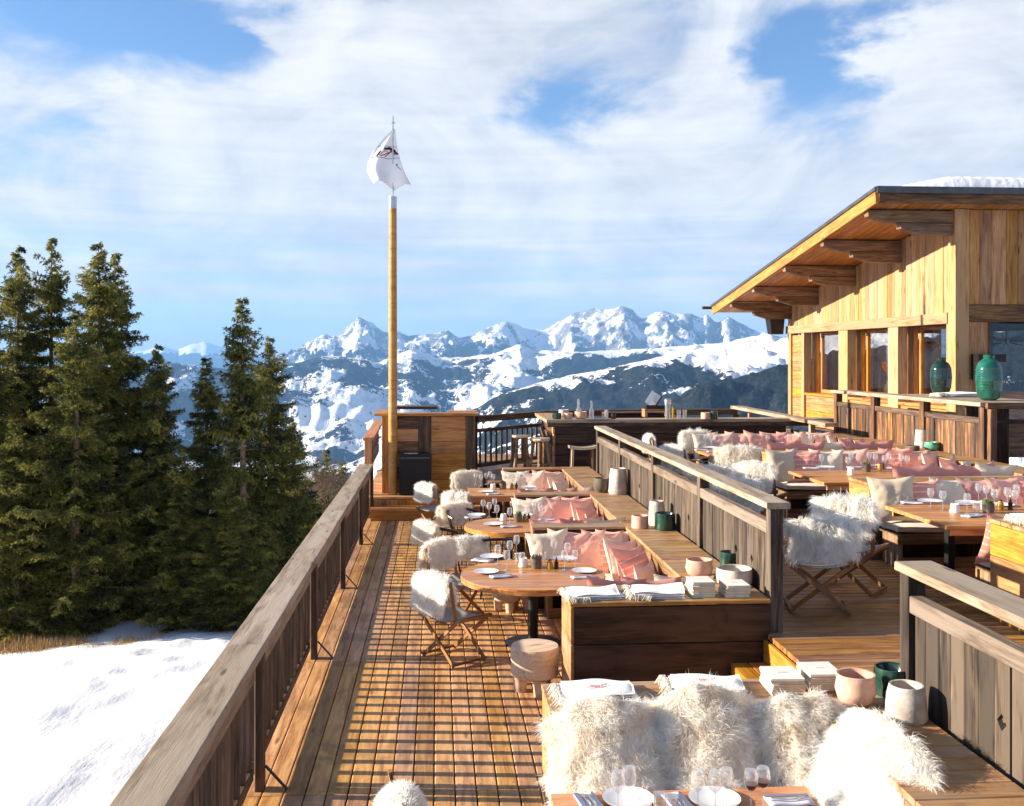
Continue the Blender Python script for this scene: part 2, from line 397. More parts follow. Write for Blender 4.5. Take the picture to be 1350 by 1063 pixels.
M_potp = plain('pink_clay', (.58, .36, .27), .8, bump=.3, var=.12)
M_potd = plain('dark_stone', (.13, .105, .08), .8, bump=.5, var=.2)
M_green = plain('dark_green_glaze', (.012, .05, .035), .2, var=.3, spec=.6)
M_mint = plain('mint_glaze', (.14, .42, .30), .3, var=.2)
M_vase = plain('bottle_green_glaze', (.008, .10, .065), .12, var=.25, scale=3, spec=.8)
M_vased = plain('deep_green_glaze', (.008, .032, .024), .12, var=.25, scale=3, spec=.8)
M_wax = plain('orange_wax', (.62, .17, .03), .5)
M_soil = plain('dark_soil', (.03, .02, .014), 1)
M_heath = plain('heather', (.16, .10, .12), .9, col2=(.10, .09, .08))
M_succ = plain('succulent', (.14, .22, .05), .5)
M_paper = plain('menu_board', (.66, .58, .44), .7, var=.08)
M_cover = plain('menu_cover', (.76, .72, .66), .6, var=.03)
M_napkin = linen('blue_edged_napkin', (.60, .60, .72))
M_navy = linen('navy_napkin', (.05, .08, .22))
M_wine = plain('red_wine', (.10, .012, .01), .1)
M_flag = plain('white_flag_cloth', (.80, .80, .82), .8, var=.02)
M_ink = plain('black_print', (.02, .02, .022), .7)
M_inkr = plain('red_print', (.50, .06, .05), .7)
# ------------------------------------------------------------------ land, snow, mountains
def snow_mat():
    m, nt, b = nm('fresh_snow'); g = _n(nt, 'NewGeometry'); p = g.outputs['Position']
    n1 = _noise(nt, p, .5, 6, .6); n2 = _noise(nt, _map(nt, p, (1, .25, 1)), 9, 4, .6)
    nt.links.new(_mix(nt, _mr(nt, n1, .3, .7), (.86, .86, .88), (.92, .91, .90)), b.inputs['Base Color'])
    b.inputs['Roughness'].default_value = .75; b.inputs['Specular IOR Level'].default_value = .25
    h = _m(nt, 'ADD', n1, _m(nt, 'MULTIPLY', n2, .25)); _bump(nt, h, .5, .10, b)
    return m
M_snow = snow_mat()
def mountain_mat():
    m, nt, b = nm('alpine_slopes'); g = _n(nt, 'NewGeometry'); p = g.outputs['Position']; L = nt.links
    at = _n(nt, 'Attribute'); at.attribute_name = 'forest'; ar = _n(nt, 'Attribute'); ar.attribute_name = 'rock'
    n1 = _noise(nt, p, .006, 8, .68, .4); n2 = _noise(nt, p, .035, 6, .7)
    n3 = _noise(nt, _map(nt, p, (1, 1, .35)), .012, 9, .75, .5)
    fm = _m(nt, 'ADD', at.outputs['Fac'], _m(nt, 'ADD', _m(nt, 'MULTIPLY', _m(nt, 'SUBTRACT', n1, .5), 1.5), _m(nt, 'MULTIPLY', _m(nt, 'SUBTRACT', n2, .5), 1.2)))
    fmask = _mr(nt, fm, .47, .53)
    n4 = _noise(nt, _map(nt, p, (1, 1, .4)), .11, 4, .7)
    fc = _ramp(nt, _m(nt, 'ADD', _m(nt, 'MULTIPLY', n2, .5), _m(nt, 'MULTIPLY', n4, .5)), [(.38, (.004, .007, .010)), (.52, (.013, .018, .018)), (.66, (.06, .06, .062))])
    rk = _m(nt, 'ADD', ar.outputs['Fac'], _m(nt, 'MULTIPLY', _m(nt, 'SUBTRACT', n3, .5), 1.6))
    sc = _mix(nt, _mr(nt, rk, .46, .58), (.88, .89, .92), (.21, .20, .21))
    L.new(_mix(nt, fmask, sc, fc), b.inputs['Base Color']); b.inputs['Roughness'].default_value = .9; b.inputs['Specular IOR Level'].default_value = .05
    _bump(nt, _m(nt, 'ADD', n1, n2), .7, 34.0, b)
    return m
M_mount = mountain_mat()

def hill(x, y):
    """the shoulder the terrace stands on: gentle near, then falling away to the valley"""
    z = -4.1 - .085 * np.maximum(0, np.hypot(x * .6, y) - 12)
    edge = 35 + 2.0 * np.sin(x * .21 + 1) + 1.2 * np.sin(x * .53)
    z = z - .62 * np.maximum(0, y - edge) - .25 * np.maximum(0, -x - 75)
    return z
def near_snow():
    xs = np.concatenate([np.linspace(-90, -34, 40), np.linspace(-33.5, 0, 170), np.linspace(1, 60, 40)])
    ys = np.concatenate([np.linspace(-40, 9, 25), np.linspace(9.3, 44, 190), np.linspace(45, 90, 30)])
    X, Y = np.meshgrid(xs, ys)
    Z = hill(X, Y) + (fbm(X * .16, Y * .16, 3, 3) - .5) * .5
    lump = np.exp(-(((X + 7.5) / 5.0) ** 2 + ((Y - 27) / 7.0) ** 2))
    Z += lump * (.5 + (fbm(X * 1.3, Y * .9, 5, 9) - .5) * .30)
    Z += (fbm(X * 3.2, Y * 1.6, 5, 21) - .5) * .035 + np.clip((fbm(X * .9 + Y * .35, Y * .25, 4, 8, ridged=True) - .78), 0, 1) * .2
    Z += np.exp(-((Y - 33.5) / 1.3) ** 2) * .35 * fbm(X * .4, Y * 0, 3, 5)
    Z += .012 * np.sin(X * 26) * (np.hypot(X, Y) < 22)      # groomer ridges
    nx, ny = len(xs), len(ys); i = np.arange(nx * ny).reshape(ny, nx)
    f = np.stack([i[:-1, :-1], i[:-1, 1:], i[1:, 1:], i[1:, :-1]], -1).reshape(-1, 4)
    o = link('snow_slope', raw('snow_slope', np.stack([X, Y, Z], -1).reshape(-1, 3), f, M_snow, True), None)
    tag(o, kind='structure')
near_snow()

RIDGES = [  # distance (m), front slope, back slope, photo profile of its crest
    (27000, .22, .3, [(-900, 455), (-300, 470), (0, 462), (120, 468), (190, 463), (215, 455), (232, 461), (250, 454), (272, 451), (285, 457), (310, 463), (345, 468), (400, 474), (700, 480), (1500, 470)]),
    (14500, .40, .45, [(-900, 440), (-300, 480), (0, 500), (300, 492), (350, 474), (375, 466), (392, 461), (408, 452), (425, 440), (436, 443), (446, 442), (454, 436), (462, 427), (472, 417), (480, 420), (492, 427), (502, 436), (512, 440), (526, 438), (540, 444), (552, 442), (572, 440), (590, 436), (605, 446), (622, 443), (640, 434), (655, 427), (668, 424), (682, 427), (700, 433), (718, 431), (738, 422), (752, 414), (768, 411), (785, 406), (795, 409), (808, 407), (822, 404), (832, 408), (846, 420), (855, 417), (866, 412), (880, 411), (896, 414), (908, 413), (926, 421), (931, 414), (944, 427), (960, 418), (972, 424), (988, 433), (1002, 440), (1040, 446), (1200, 455), (1700, 440)]),
    (8600, .24, .3, [(-900, 470), (-300, 480), (0, 485), (220, 478), (300, 486), (360, 482), (395, 478), (415, 473), (440, 469), (476, 473), (500, 478), (520, 470), (541, 461), (560, 466), (590, 472), (620, 470), (650, 467), (686, 454), (705, 462), (730, 463), (770, 464), (820, 462), (880, 458), (960, 452), (1040, 448), (1700, 440)]),
    (4300, .26, .5, [(-900, 640), (300, 640), (430, 622), (520, 588), (600, 552), (660, 520), (720, 502), (770, 491), (820, 482), (870, 470), (915, 463), (955, 452), (990, 444), (1005, 440), (1025, 446), (1050, 441), (1200, 425), (1700, 400)]),
    (2700, .30, .6, [(-900, 700), (500, 640), (700, 575), (850, 545), (900, 520), (960, 500), (1040, 478), (1200, 450), (1700, 400)]),
]
def mountains():
    rel = np.linspace(R(-52), R(46), 760)        # around the view axis
    rs = np.concatenate([np.geomspace(70, 1500, 36), np.linspace(1550, 4400, 110), np.linspace(4450, 8800, 140), np.linspace(8900, 14600, 190), np.linspace(14800, 28000, 46)])
    A, RR = np.meshgrid(rel, rs); az = A + YAW
    X = RR * np.sin(az); Y = RR * np.cos(az); px = 675 + FPX * np.tan(A)
    hillz = hill(X, Y) - 1.2
    base = -640 + (fbm(X / 900, Y / 900, 5, 11) - .5) * 120
    H = np.maximum(np.maximum(hillz, -900 + 0 * X), base); who = np.zeros_like(H)
    for k, (d, sf, sb, prof) in enumerate(RIDGES):
        p = np.array(prof, float)
        wob = (fbm(az * 9 + k * 7, az * 0, 4, 40 + k) - .5) * d * .10
        wob = wob * (k in (1, 2, 3, 4))
        dd = d + wob
        dep = dd * np.cos(A)
        cr = CZ + (HY - np.interp(px, p[:, 0], p[:, 1])) / FPX * dep
        fr = np.maximum(0, dd - RR); bk = np.maximum(0, RR - dd)
        away = np.clip((fr + bk) / (d * .07), 0, 1)
        sc = d / (20 if k == 1 else 11)
        g = fbm(X / sc, Y / sc, 7, 60 + k * 5, ridged=True, gain=.55) - .55
        g2 = fbm(X / (sc * .16), Y / (sc * .16), 5, 90 + k, ridged=True) - .5
        if k == 1: h = cr - sf * fr * (.75 + .9 * (px > 600)) - sb * bk + g * 620 * away + g2 * 200 * np.clip(away * 2, .10, 1) + (fbm(X / 120, Y / 120, 3, 160, ridged=True) - .5) * 25
        elif k == 0: h = cr - sf * fr - sb * bk + g * 500 * away + g2 * 120
        else: h = cr - sf * fr - sb * bk + g * (300 if k == 2 else 190) * away + g2 * (95 if k == 2 else 40) * np.clip(away * 2, .2, 1)
        m = h > H; H = np.where(m, h, H); who = np.where(m, k + 1, who)
    # tree cover and bare rock, as plants and cliffs grow on real ground
    big = fbm(X / 700, Y / 700, 5, 131); mid = fbm(X / 260, Y / 260, 5, 137)
    forest = np.zeros_like(H); rock = np.zeros_like(H)
    fld = np.clip((-330 - H) / 220, 0, 1)
    f3 = .72 + (big - .5) * 2.6 - fld * .30 + (mid - .5) * .9 - np.clip((H + 40) / 150, 0, 1) * .5
    f45 = .74 + (big - .5) * 2.2 + (mid - .5) * 1.9
    forest = np.where(who == 3, f3, forest)
    forest = np.where(who == 4, f45 - .16 - .62 * np.clip((H - (CZ - 0.016 * RR)) / 60, 0, 1) * (px > 780) - .35 * (mid > .56), forest); forest = np.where(who == 5, f45 + .02 - .4 * (mid > .60), forest)
    forest = np.where(who == 2, np.where(H < 120 + (big - .5) * 500, .62 + (mid - .5) * 1.4, -.8), forest)
    forest = np.where(who == 1, np.where(H < 100, .9, -1), forest)
    forest = np.where(who == 0, .30 + (mid - .5) * 2.2 + (RR < 1500) * .5, forest)
    rock = np.where(who == 2, .37 + .05 * (px > 730) + (fbm(X / 300, Y / 300, 5, 77, ridged=True) - .5) * .9, .12)
    na, nr = len(rel), len(rs); i = np.arange(na * nr).reshape(nr, na)
    f = np.stack([i[:-1, :-1], i[:-1, 1:], i[1:, 1:], i[1:, :-1]], -1).reshape(-1, 4)
    me = raw('mountain_terrain', np.stack([X, Y, H], -1).reshape(-1, 3), f, M_mount, True)
    for nme, arr in (('forest', forest), ('rock', rock)):
        a = me.attributes.new(nme, 'FLOAT', 'POINT'); a.data.foreach_set('value', arr.astype(np.float32).ravel())
    tag(link('mountain_terrain', me, None), kind='structure')
    # chalets of the village on the valley floor
    mb = MB(); rn = MB(); cnt = 0
    rr_ = np.random.default_rng(5)
    for t in range(5200):
        j = rr_.integers(160, 300); ii = rr_.integers(0, na)
        pxx = px[j, ii]; hh = H[j, ii]
        if not (330 < pxx < 520 and hh < -380 and forest[j, ii] < .45): continue
        cnt += 1
        if cnt > 420: break
        x, y = X[j, ii] + rr_.normal(0, 20), Y[j, ii] + rr_.normal(0, 20); w, d, h = rr_.uniform(8, 15), rr_.uniform(9, 16), rr_.uniform(6, 10)
        mb.box(x - w / 2, x + w / 2, y - d / 2, y + d / 2, hh - 8, hh + h)
        rn.quad((x - w * .65, y - d * .6, hh + h * .85), (x - w * .65, y + d * .6, hh + h * .85), (x, y + d * .6, hh + h * 1.5), (x, y - d * .6, hh + h * 1.5))
        rn.quad((x + w * .65, y - d * .6, hh + h * .85), (x, y - d * .6, hh + h * 1.5), (x, y + d * .6, hh + h * 1.5), (x + w * .65, y + d * .6, hh + h * .85))
    v = tag(mb.build('valley_village', M_old), 'tiny brown chalets scattered over the snowy valley floor', 'village', kind='stuff')
    rn.build('village_roof', M_flash, v)
mountains()
def far_plain():
    # the white country all round beyond the mountains' sheet
    n = 96; v = []; f = []
    rings = [(60, None), (400, -330), (2500, -780), (20000, -860), (30000, -900)]
    for r, z in rings:
        for k in range(n):
            a = 2 * math.pi * k / n; x, y = r * math.sin(a), r * math.cos(a)
            zz = float(hill(np.float64(x), np.float64(y))) - 3 if z is None else z
            v.append((x, y, min(zz, 0) if z is None else z))
    for i in range(len(rings) - 1):
        for k in range(n):
            a, c = i * n + k, i * n + (k + 1) % n; f.append((a, c, c + n, a + n))
    f.append(tuple(range(n)))
    tag(link('snow_plain', raw('snow_plain', v, f, M_snow, True), None), kind='structure')
far_plain()

# ------------------------------------------------------------------ spruces
def needles_mat(name, a, b_, c):
    m, nt, b = nm(name); tc = _n(nt, 'TexCoord'); oi = _n(nt, 'ObjectInfo'); o = tc.outputs['Object']
    n1 = _noise(nt, o, 1.1, 3); n2 = _noise(nt, o, 9, 3)
    v = _m(nt, 'ADD', _m(nt, 'MULTIPLY', n1, .6), _m(nt, 'MULTIPLY', n2, .4))
    col = _ramp(nt, v, [(.40, a), (.5, b_), (.61, c)]); nt.links.new(col, b.inputs['Base Color'])  # sunlit clumps and dark crown insides painted into the needle colour
    b.inputs['Roughness'].default_value = .6; b.inputs['Specular IOR Level'].default_value = .2
    out = nt.nodes['Material Output']; tr = _n(nt, 'BsdfTranslucent'); nt.links.new(col, tr.inputs[0]); mx = _n(nt, 'MixShader'); mx.inputs[0].default_value = .30
    nt.links.new(b.outputs[0], mx.inputs[1]); nt.links.new(tr.outputs[0], mx.inputs[2]); nt.links.new(mx.outputs[0], out.inputs[0])
    return m
M_needle = needles_mat('spruce_needles', (.024, .031, .009), (.13, .135, .03), (.38, .33, .07))
M_bark = plain('spruce_bark', (.20, .13, .085), .9, var=.3, scale=9, bump=.6, bscale=20)
def spruce(seed, Ht, Rd, bare=0.0, lop=None):
    rg = np.random.default_rng(seed)
    tr = MB(); tr.tube([(0, 0, -1.0), (.03, 0, Ht * .3), (-.02, .02, Ht * .65), (0, 0, Ht * .985)], [Ht * .016, Ht * .0125, Ht * .007, .008], 8)
    P = []; D = []; LN = []; 
    z = .04 * Ht
    while z < Ht * .985:
        q = z / Ht
        nb = rg.integers(5, 8) if q < .9 else 3
        for k in range(nb):
            a = rg.uniform(0, 2 * math.pi)
            Lb = (Rd * ((1 - q) * .65 + .35 * (1 - q) ** .6 * (q < .93))) * rg.uniform(.40, 1.25) * (1 + .22 * math.sin(a * 2 + seed)) + .08
            if q < .14: Lb *= .72
            if bare and q < bare and (lop is None or math.cos(a - lop) > .1) and rg.random() < .9: continue
            dr = np.array([math.cos(a), math.sin(a)]); up = .25 * (q > .8) - .28 * (1 - q) - rg.uniform(0, .12)
            curl = .22 * (1 - q) + .12
            nt_ = max(3, int(Lb / .105))
            t = np.linspace(.10, 1.0, nt_) 
            zz = z + Lb * (up * t + curl * t * t) + rg.normal(0, .02, nt_)
            pts = np.stack([dr[0] * Lb * t, dr[1] * Lb * t, zz], -1)
            if Lb > .8: tr.tube([(0, 0, z), tuple(pts[len(pts) // 2]), tuple(pts[-1])], [.028, .015, .005], 4, False)
            for side in (-1, 1, 0):
                lat = np.array([-dr[1] * side, dr[0] * side, 0.0]); fw = np.array([dr[0], dr[1], -.15])
                l = (.42 * Lb * (1 - t) ** .7 + .13) * rg.uniform(.55, 1.1, nt_) * (.55 if side == 0 else 1.0)
                dirs = lat[None] * .8 + fw[None] * .55 + np.array([0, 0, -.38])[None] * (side != 0) + rg.normal(0, .16, (nt_, 3))
                dirs /= np.linalg.norm(dirs, axis=1)[:, None]
                P.append(pts); D.append(dirs); LN.append(l)
        z += rg.uniform(.20, .40) * (.55 + .7 * (1 - q))
    P = np.concatenate(P); D = np.concatenate(D); LN = np.concatenate(LN)
    # sprays along each twig
    Q = []; E_ = []
    nmax = int(LN.max() / .085) + 1
    for s in range(nmax):
        m = LN > s * .085; base = P[m] + D[m] * (s * .085) - np.array([0, 0, .0085 * s])
        for rep in range(5):
            dd = D[m] + rg.normal(0, .55, (m.sum(), 3)); dd /= np.linalg.norm(dd, axis=1)[:, None]
            Q.append(base); E_.append(dd)
    Q = np.concatenate(Q); E_ = np.concatenate(E_); n = len(Q)
    ln = rg.uniform(.07, .16, n)[:, None]; wd = rg.uniform(.010, .022, n)[:, None]
    sd = np.cross(E_, rg.normal(0, 1, (n, 3))); sd /= np.linalg.norm(sd, axis=1)[:, None] + 1e-9
    v = np.stack([Q, Q + E_ * ln * .45 + sd * wd, Q + E_ * ln, Q + E_ * ln * .45 - sd * wd], 1).reshape(-1, 3)
    f = np.arange(4 * n).reshape(n, 4)
    return tr.mesh('trunk', M_bark, True), raw('crown', v, f, M_needle), n
TREES = [spruce(11, 12.0, 2.7), spruce(23, 12.0, 2.5), spruce(37, 10.5, 2.3, .58, R(-90))]
def put_tree(kind, px, top, base_z, d, label, wid=1.0, rz=0.0, name='spruce_tree', group='spruces beyond the snowy slope'):
    t = d / 1.0; a = (px - 675) / FPX
    x = (a * math.cos(YAW) + math.sin(YAW)) * t; y = (-a * math.sin(YAW) + math.cos(YAW)) * t
    ztop = CZ + (HY - top + 11) / FPX * d; wid *= .86; tm, cm, _ = TREES[kind]; Ht = (12.0, 12.0, 10.5)[kind]
    s = (ztop - base_z) / Ht
    o = thing(name, label, 'tree', (x, y, base_z), rz, group); o.scale = (s * wid, s * wid, s)
    link('trunk', tm, None, o); link('crown', cm, None, o)
for a in ((0, 24, 330, -6.4, 35, 'slim dark spruce with pointed top, leftmost of the tall group', 1.0, .3),
          (1, 68, 318, -6.5, 36, 'tallest spruce of the left group, second from the left', .95, 1.9),
          (0, 130, 327, -6.2, 33.5, 'broad bushy spruce with a double top in the tall left group', 1.18, 4.1),
          (1, 152, 338, -6.4, 34.5, 'tall spruce close behind the broad bushy one', 1.02, 2.2),
          (1, 100, 420, -6.1, 31.5, 'olive spruce with drooping boughs in front of the tall group', 1.25, 5.0),
          (0, -22, 372, -6.0, 32.5, 'dense spruce cut by the left edge of the photo', 1.25, 2.9),
          (0, 208, 462, -6.3, 34, 'short dark spruce on the right shoulder of the tall group', 1.15, .9),
          (1, 272, 478, -6.6, 36, 'dark round topped spruce left of the tall thin one', 1.25, 3.3),
          (2, 320, 398, -6.4, 34, 'tall thin spruce with its bare trunk showing in the middle', 1.05, 0.0),
          (0, 356, 452, -7.0, 37, 'dark spruce standing right of the bare trunk tree', 1.12, 1.2),
          (1, 240, 600, -6.0, 32, 'low yellow green spruce by the snow, under the gap', 1.35, 2.4),
          (0, 300, 640, -6.0, 31.5, 'low bushy spruce with sunlit boughs over the snow mound', 1.6, 4.6),
          (0, 385, 560, -8.5, 41, 'small dark spruce partly behind the railing', 1.3, 3.7),
          (1, 20, 560, -6.0, 31, 'wide low spruce at the snow edge, far left', 1.6, .2),
          (1, 430, 600, -14.0, 52, 'tiny dark spruce beside the bare shrubs', 1.1, 1.0),
          (0, 452, 618, -15.0, 54, 'smallest spruce nearest the railing corner', 1.1, 2.0)):
    put_tree(*a)
def bare_shrub(px, py, d, label, seed):
    rg = random.Random(seed); mb = MB()
    def grow(p, dr, l, r, k):
        q = p + dr * l; mb.tube([p, (p + q) / 2 + Vector((rg.gauss(0, l * .05), rg.gauss(0, l * .05), 0)), q], [r, r * .8, r * .6], 4, False)
        if k == 0: return
        for _ in range(4):
            nd = (dr + Vector((rg.gauss(0, .5), rg.gauss(0, .5), rg.gauss(.15, .3)))).normalized(); grow(p + dr * l * rg.uniform(.5, 1), nd, l * .66, r * .55, k - 1)
    for _ in range(4): grow(Vector((rg.gauss(0, .3), rg.gauss(0, .3), 0)), Vector((rg.gauss(0, .3), rg.gauss(0, .3), 1)).normalized(), 1.5, .045, 4)
    a = (px - 675) / FPX; x = (a * math.cos(YAW) + math.sin(YAW)) * d; y = (-a * math.sin(YAW) + math.cos(YAW)) * d
    z = CZ + (HY - py) / FPX * d
    tag(mb.build('bare_shrub', M_bark, None, (x, y, z)), label, 'shrub', 'bare shrubs by the railing')
bare_shrub(415, 690, 48, 'leafless brown shrub in the gap between spruces and railing', 3)
bare_shrub(440, 700, 50, 'thin leafless shrub just left of the railing corner', 4)
def dry_grass():
    rg = np.random.default_rng(4); n = 9000
    px = np.concatenate([rg.normal(120, 45, n // 2), rg.uniform(-60, 330, n - n // 2)]); d = rg.normal(29.2, .5, n)
    a = (px - 675) / FPX; x = (a * math.cos(YAW) + math.sin(YAW)) * d; y = (-a * math.sin(YAW) + math.cos(YAW)) * d
    z = hill(x, y) + .02
    h = rg.uniform(.15, .6, n) * (.4 + fbm(x * 1.3, y * 1.3, 3, 2)); w = .012
    l = rg.normal(0, .15, (n, 2)); an = rg.uniform(0, 6.28, n)
    v = np.stack([np.stack([x - w * np.cos(an), y - w * np.sin(an), z], -1), np.stack([x + w * np.cos(an), y + w * np.sin(an), z], -1), np.stack([x + l[:, 0] * h, y + l[:, 1] * h, z + h], -1)], 1).reshape(-1, 3)
    m = plain('straw', (.42, .26, .10), .9, var=.3)
    tag(link('dry_grass', raw('dry_grass', v, np.arange(3 * n).reshape(n, 3), m), None), 'dry straw coloured grass along the foot of the spruces', 'grass', kind='stuff')
dry_grass()
# air over the valley
def haze():
    mb = MB().box(-31000, 31000, -31000, 31000, -1000, 1050)
    m = bpy.data.materials.new('valley_air'); m.use_nodes = True; nt = m.node_tree; nt.nodes.clear()
    out = nt.nodes.new('ShaderNodeOutputMaterial'); v = nt.nodes.new('ShaderNodeVolumePrincipled')
    v.inputs['Color'].default_value = (.24, .52, 1.0, 1); v.inputs['Density'].default_value = 4.8e-5; v.inputs['Anisotropy'].default_value = .1
    nt.links.new(v.outputs[0], out.inputs['Volume'])
    tag(mb.build('haze', m), 'thin blue air over the valley fading the far mountains', 'haze', kind='stuff')
haze()
# ------------------------------------------------------------------ lower deck
XF = 2.87; Z1 = .70; ZS = 1.0; ZU = 1.61; XU0 = 5.05; XU1 = 7.37; XB = 7.88
def struct(name, x0, x1, y0, y1, z0, z1, mat):
    o = MB().box(x0, x1, y0, y1, z0, z1).build(name, mat); return tag(o, kind='structure')
deck = struct('lower_deck', -1.42, 2.86, -3.0, 19.2, -.30, -.06, M_dark)
seg = [(-2.9, 1.0), (1.0, 4.1), (4.1, 7.12), (7.12, 10.22), (10.22, 13.32), (13.32, 16.4), (16.4, 19.2)]
xk = -1.40; k = 0
while xk < 2.2:
    w = .152
    for (a, b) in seg:
        if b < 3: continue
        bx('plank', xk + .004, xk + w - .004, a + .004, b - .004, -.045, 0, M_deck, deck, 'y', .0012)
    xk += w
for i in range(3): pass
sc_ = MB(); rgs = random.Random(8)
for ip in range(24):
    for jy in range(22):
        for e in (.03, .117):
            x, y = -1.40 + ip * .152 + e + rgs.gauss(0, .003), 4.16 + jy * .612 + rgs.gauss(0, .006); b_ = len(sc_.v)
            sc_.v += [(x + .005 * math.cos(q * 1.047), y + .005 * math.sin(q * 1.047), .0012) for q in range(6)]; sc_.f.append(tuple(range(b_, b_ + 6)))
tag(sc_.build('screw_head', M_flash, deck), kind='stuff')
# ------------------------------------------------------------------ upper terrace floor
up = struct('upper_terrace', 2.90, 9.4, -3.0, 24.5, -.30, Z1 - .06, M_dark)
yk = 4.4
while yk < 18.6:
    cut = 5.2 + random.uniform(-.9, .9)
    bx('plank', 2.84, cut - .003, yk + .004, yk + .137, Z1 - .045, Z1, M_deck2, up, 'x', .0012)
    bx('plank', cut + .003, 7.9, yk + .004, yk + .137, Z1 - .045, Z1, M_deck2, up, 'x', .0012)
    yk += .142
bar_floor = struct('bar_terrace', .95, 9.4, 18.95, 24.5, -.3, Z1 - .05, M_dark)
for i in range(38):
    y = 18.96 + i * .145; bx('plank', .95, 7.9, y + .004, y + .14, Z1 - .05, Z1 - .004, M_deck2, bar_floor, 'x', .001)
# honey coloured cheek under the open edge of the upper terrace
for i, (z0, z1) in enumerate(((.0, .22), (.225, .44), (.445, .652))):
    bx('riser_board', 2.80, 2.836, 6.4, 8.42, z0, z1, M_honey, up, 'y')
stair = thing('terrace_steps', 'two yellow wooden steps up to the upper terrace between the bench blocks', 'steps', (2.2, 6.4, 0))
for i, (xa, xb, zt) in enumerate(((.30, .60, .467), (.0, .30, .233))):
    for j in range(2): bx('tread', xa + j * .15 + .003, xa + j * .15 + .147, .02, 1.98, zt - .04, zt, M_honey, stair, 'y')
    bx('riser', xa + .004, xa + .03, .03, 1.97, zt - .233 if i else .235, zt - .042, M_honey, stair, 'y')
    bx('side_panel', xa + .032, xb - .002, 1.95, 1.975, .002, zt - .042, M_honey, stair, 'x')
# ------------------------------------------------------------------ far platform of the lower deck
plat = struct('end_platform', -1.42, .93, 19.32, 24.5, -.3, .34, M_dark)
for i in range(30):
    y = 19.30 + i * .147; bx('plank', -1.42, .93, y + .003, y + .144, .345, .39, M_deck, plat, 'x')
for i in range(15):
    x = -1.40 + i * .155; bx('riser_board', x + .003, x + .152, 19.27, 19.298, .0, .335, M_honey, plat, 'z')
stp = thing('low_timber_step', 'long yellow beam step on the deck in front of the flagpole platform', 'step', (-1.28, 18.85, 0))
bx('tread', 0, 2.25, 0, .40, .18, .23, M_honey, stp, 'x'); bx('front_board', .01, 2.24, .015, .05, 0, .178, M_honey, stp, 'x')

# ------------------------------------------------------------------ railings
lr = thing('wooden_railing', 'long grey timber railing along the left edge of the deck', 'railing', (0, 0, 0))
post_y = [1.0, 4.1, 7.24, 10.34, 13.44, 16.55, 19.2]
for i in range(len(post_y) - 1):
    a, b = post_y[i], post_y[i + 1]
    if i in (0, 2, 4): 
        e = post_y[min(i + 2, 6)]; bx('cap_board', -1.51, -1.245, a + (.0 if i else -2), e - .004, .965, 1.04, M_grey, lr, 'y')
    if i == 0: continue
    bx('mid_rail', -1.372, -1.302, a + .05, b - .05, .79, .895, M_grey, lr, 'y', .002)
    bx('bottom_rail', -1.365, -1.31, a + .05, b - .05, .085, .175, M_rail, lr, 'y')
    n = 15; st = (b - a) / n
    for k in range(n):
        y = a + st * (k + .5); bx('baluster', -1.362, -1.318, y - .036, y + .036, .172, .792, M_rail, lr, 'z', .004)
for y in post_y[1:]:
    bx('post', -1.305, -1.243, y - .05, y + .05, 0, .963, M_rail, lr, 'z')
    beam('brace', (-1.23, y - .03, .18), (-1.08, y - .03, .01), .03, .012, M_black, lr)
# left return of the railing by the flagpole
lr2 = thing('corner_railing', 'short stepped railing behind the flagpole at the deck corner', 'railing', (0, 0, 0))
bx('post', -1.44, -1.30, 19.58, 19.70, .39, 1.46, M_honey, lr2, 'z')
beam('cap_board', (-1.36, 19.5, 1.49), (-1.36, 23.2, 1.61), .20, .06, M_honey, lr2)
for i in range(3): beam('side_board', (-1.38, 19.72, 1.34 - i * .22), (-1.38, 23.1, 1.44 - i * .22), .03, .2, M_rail, lr2)

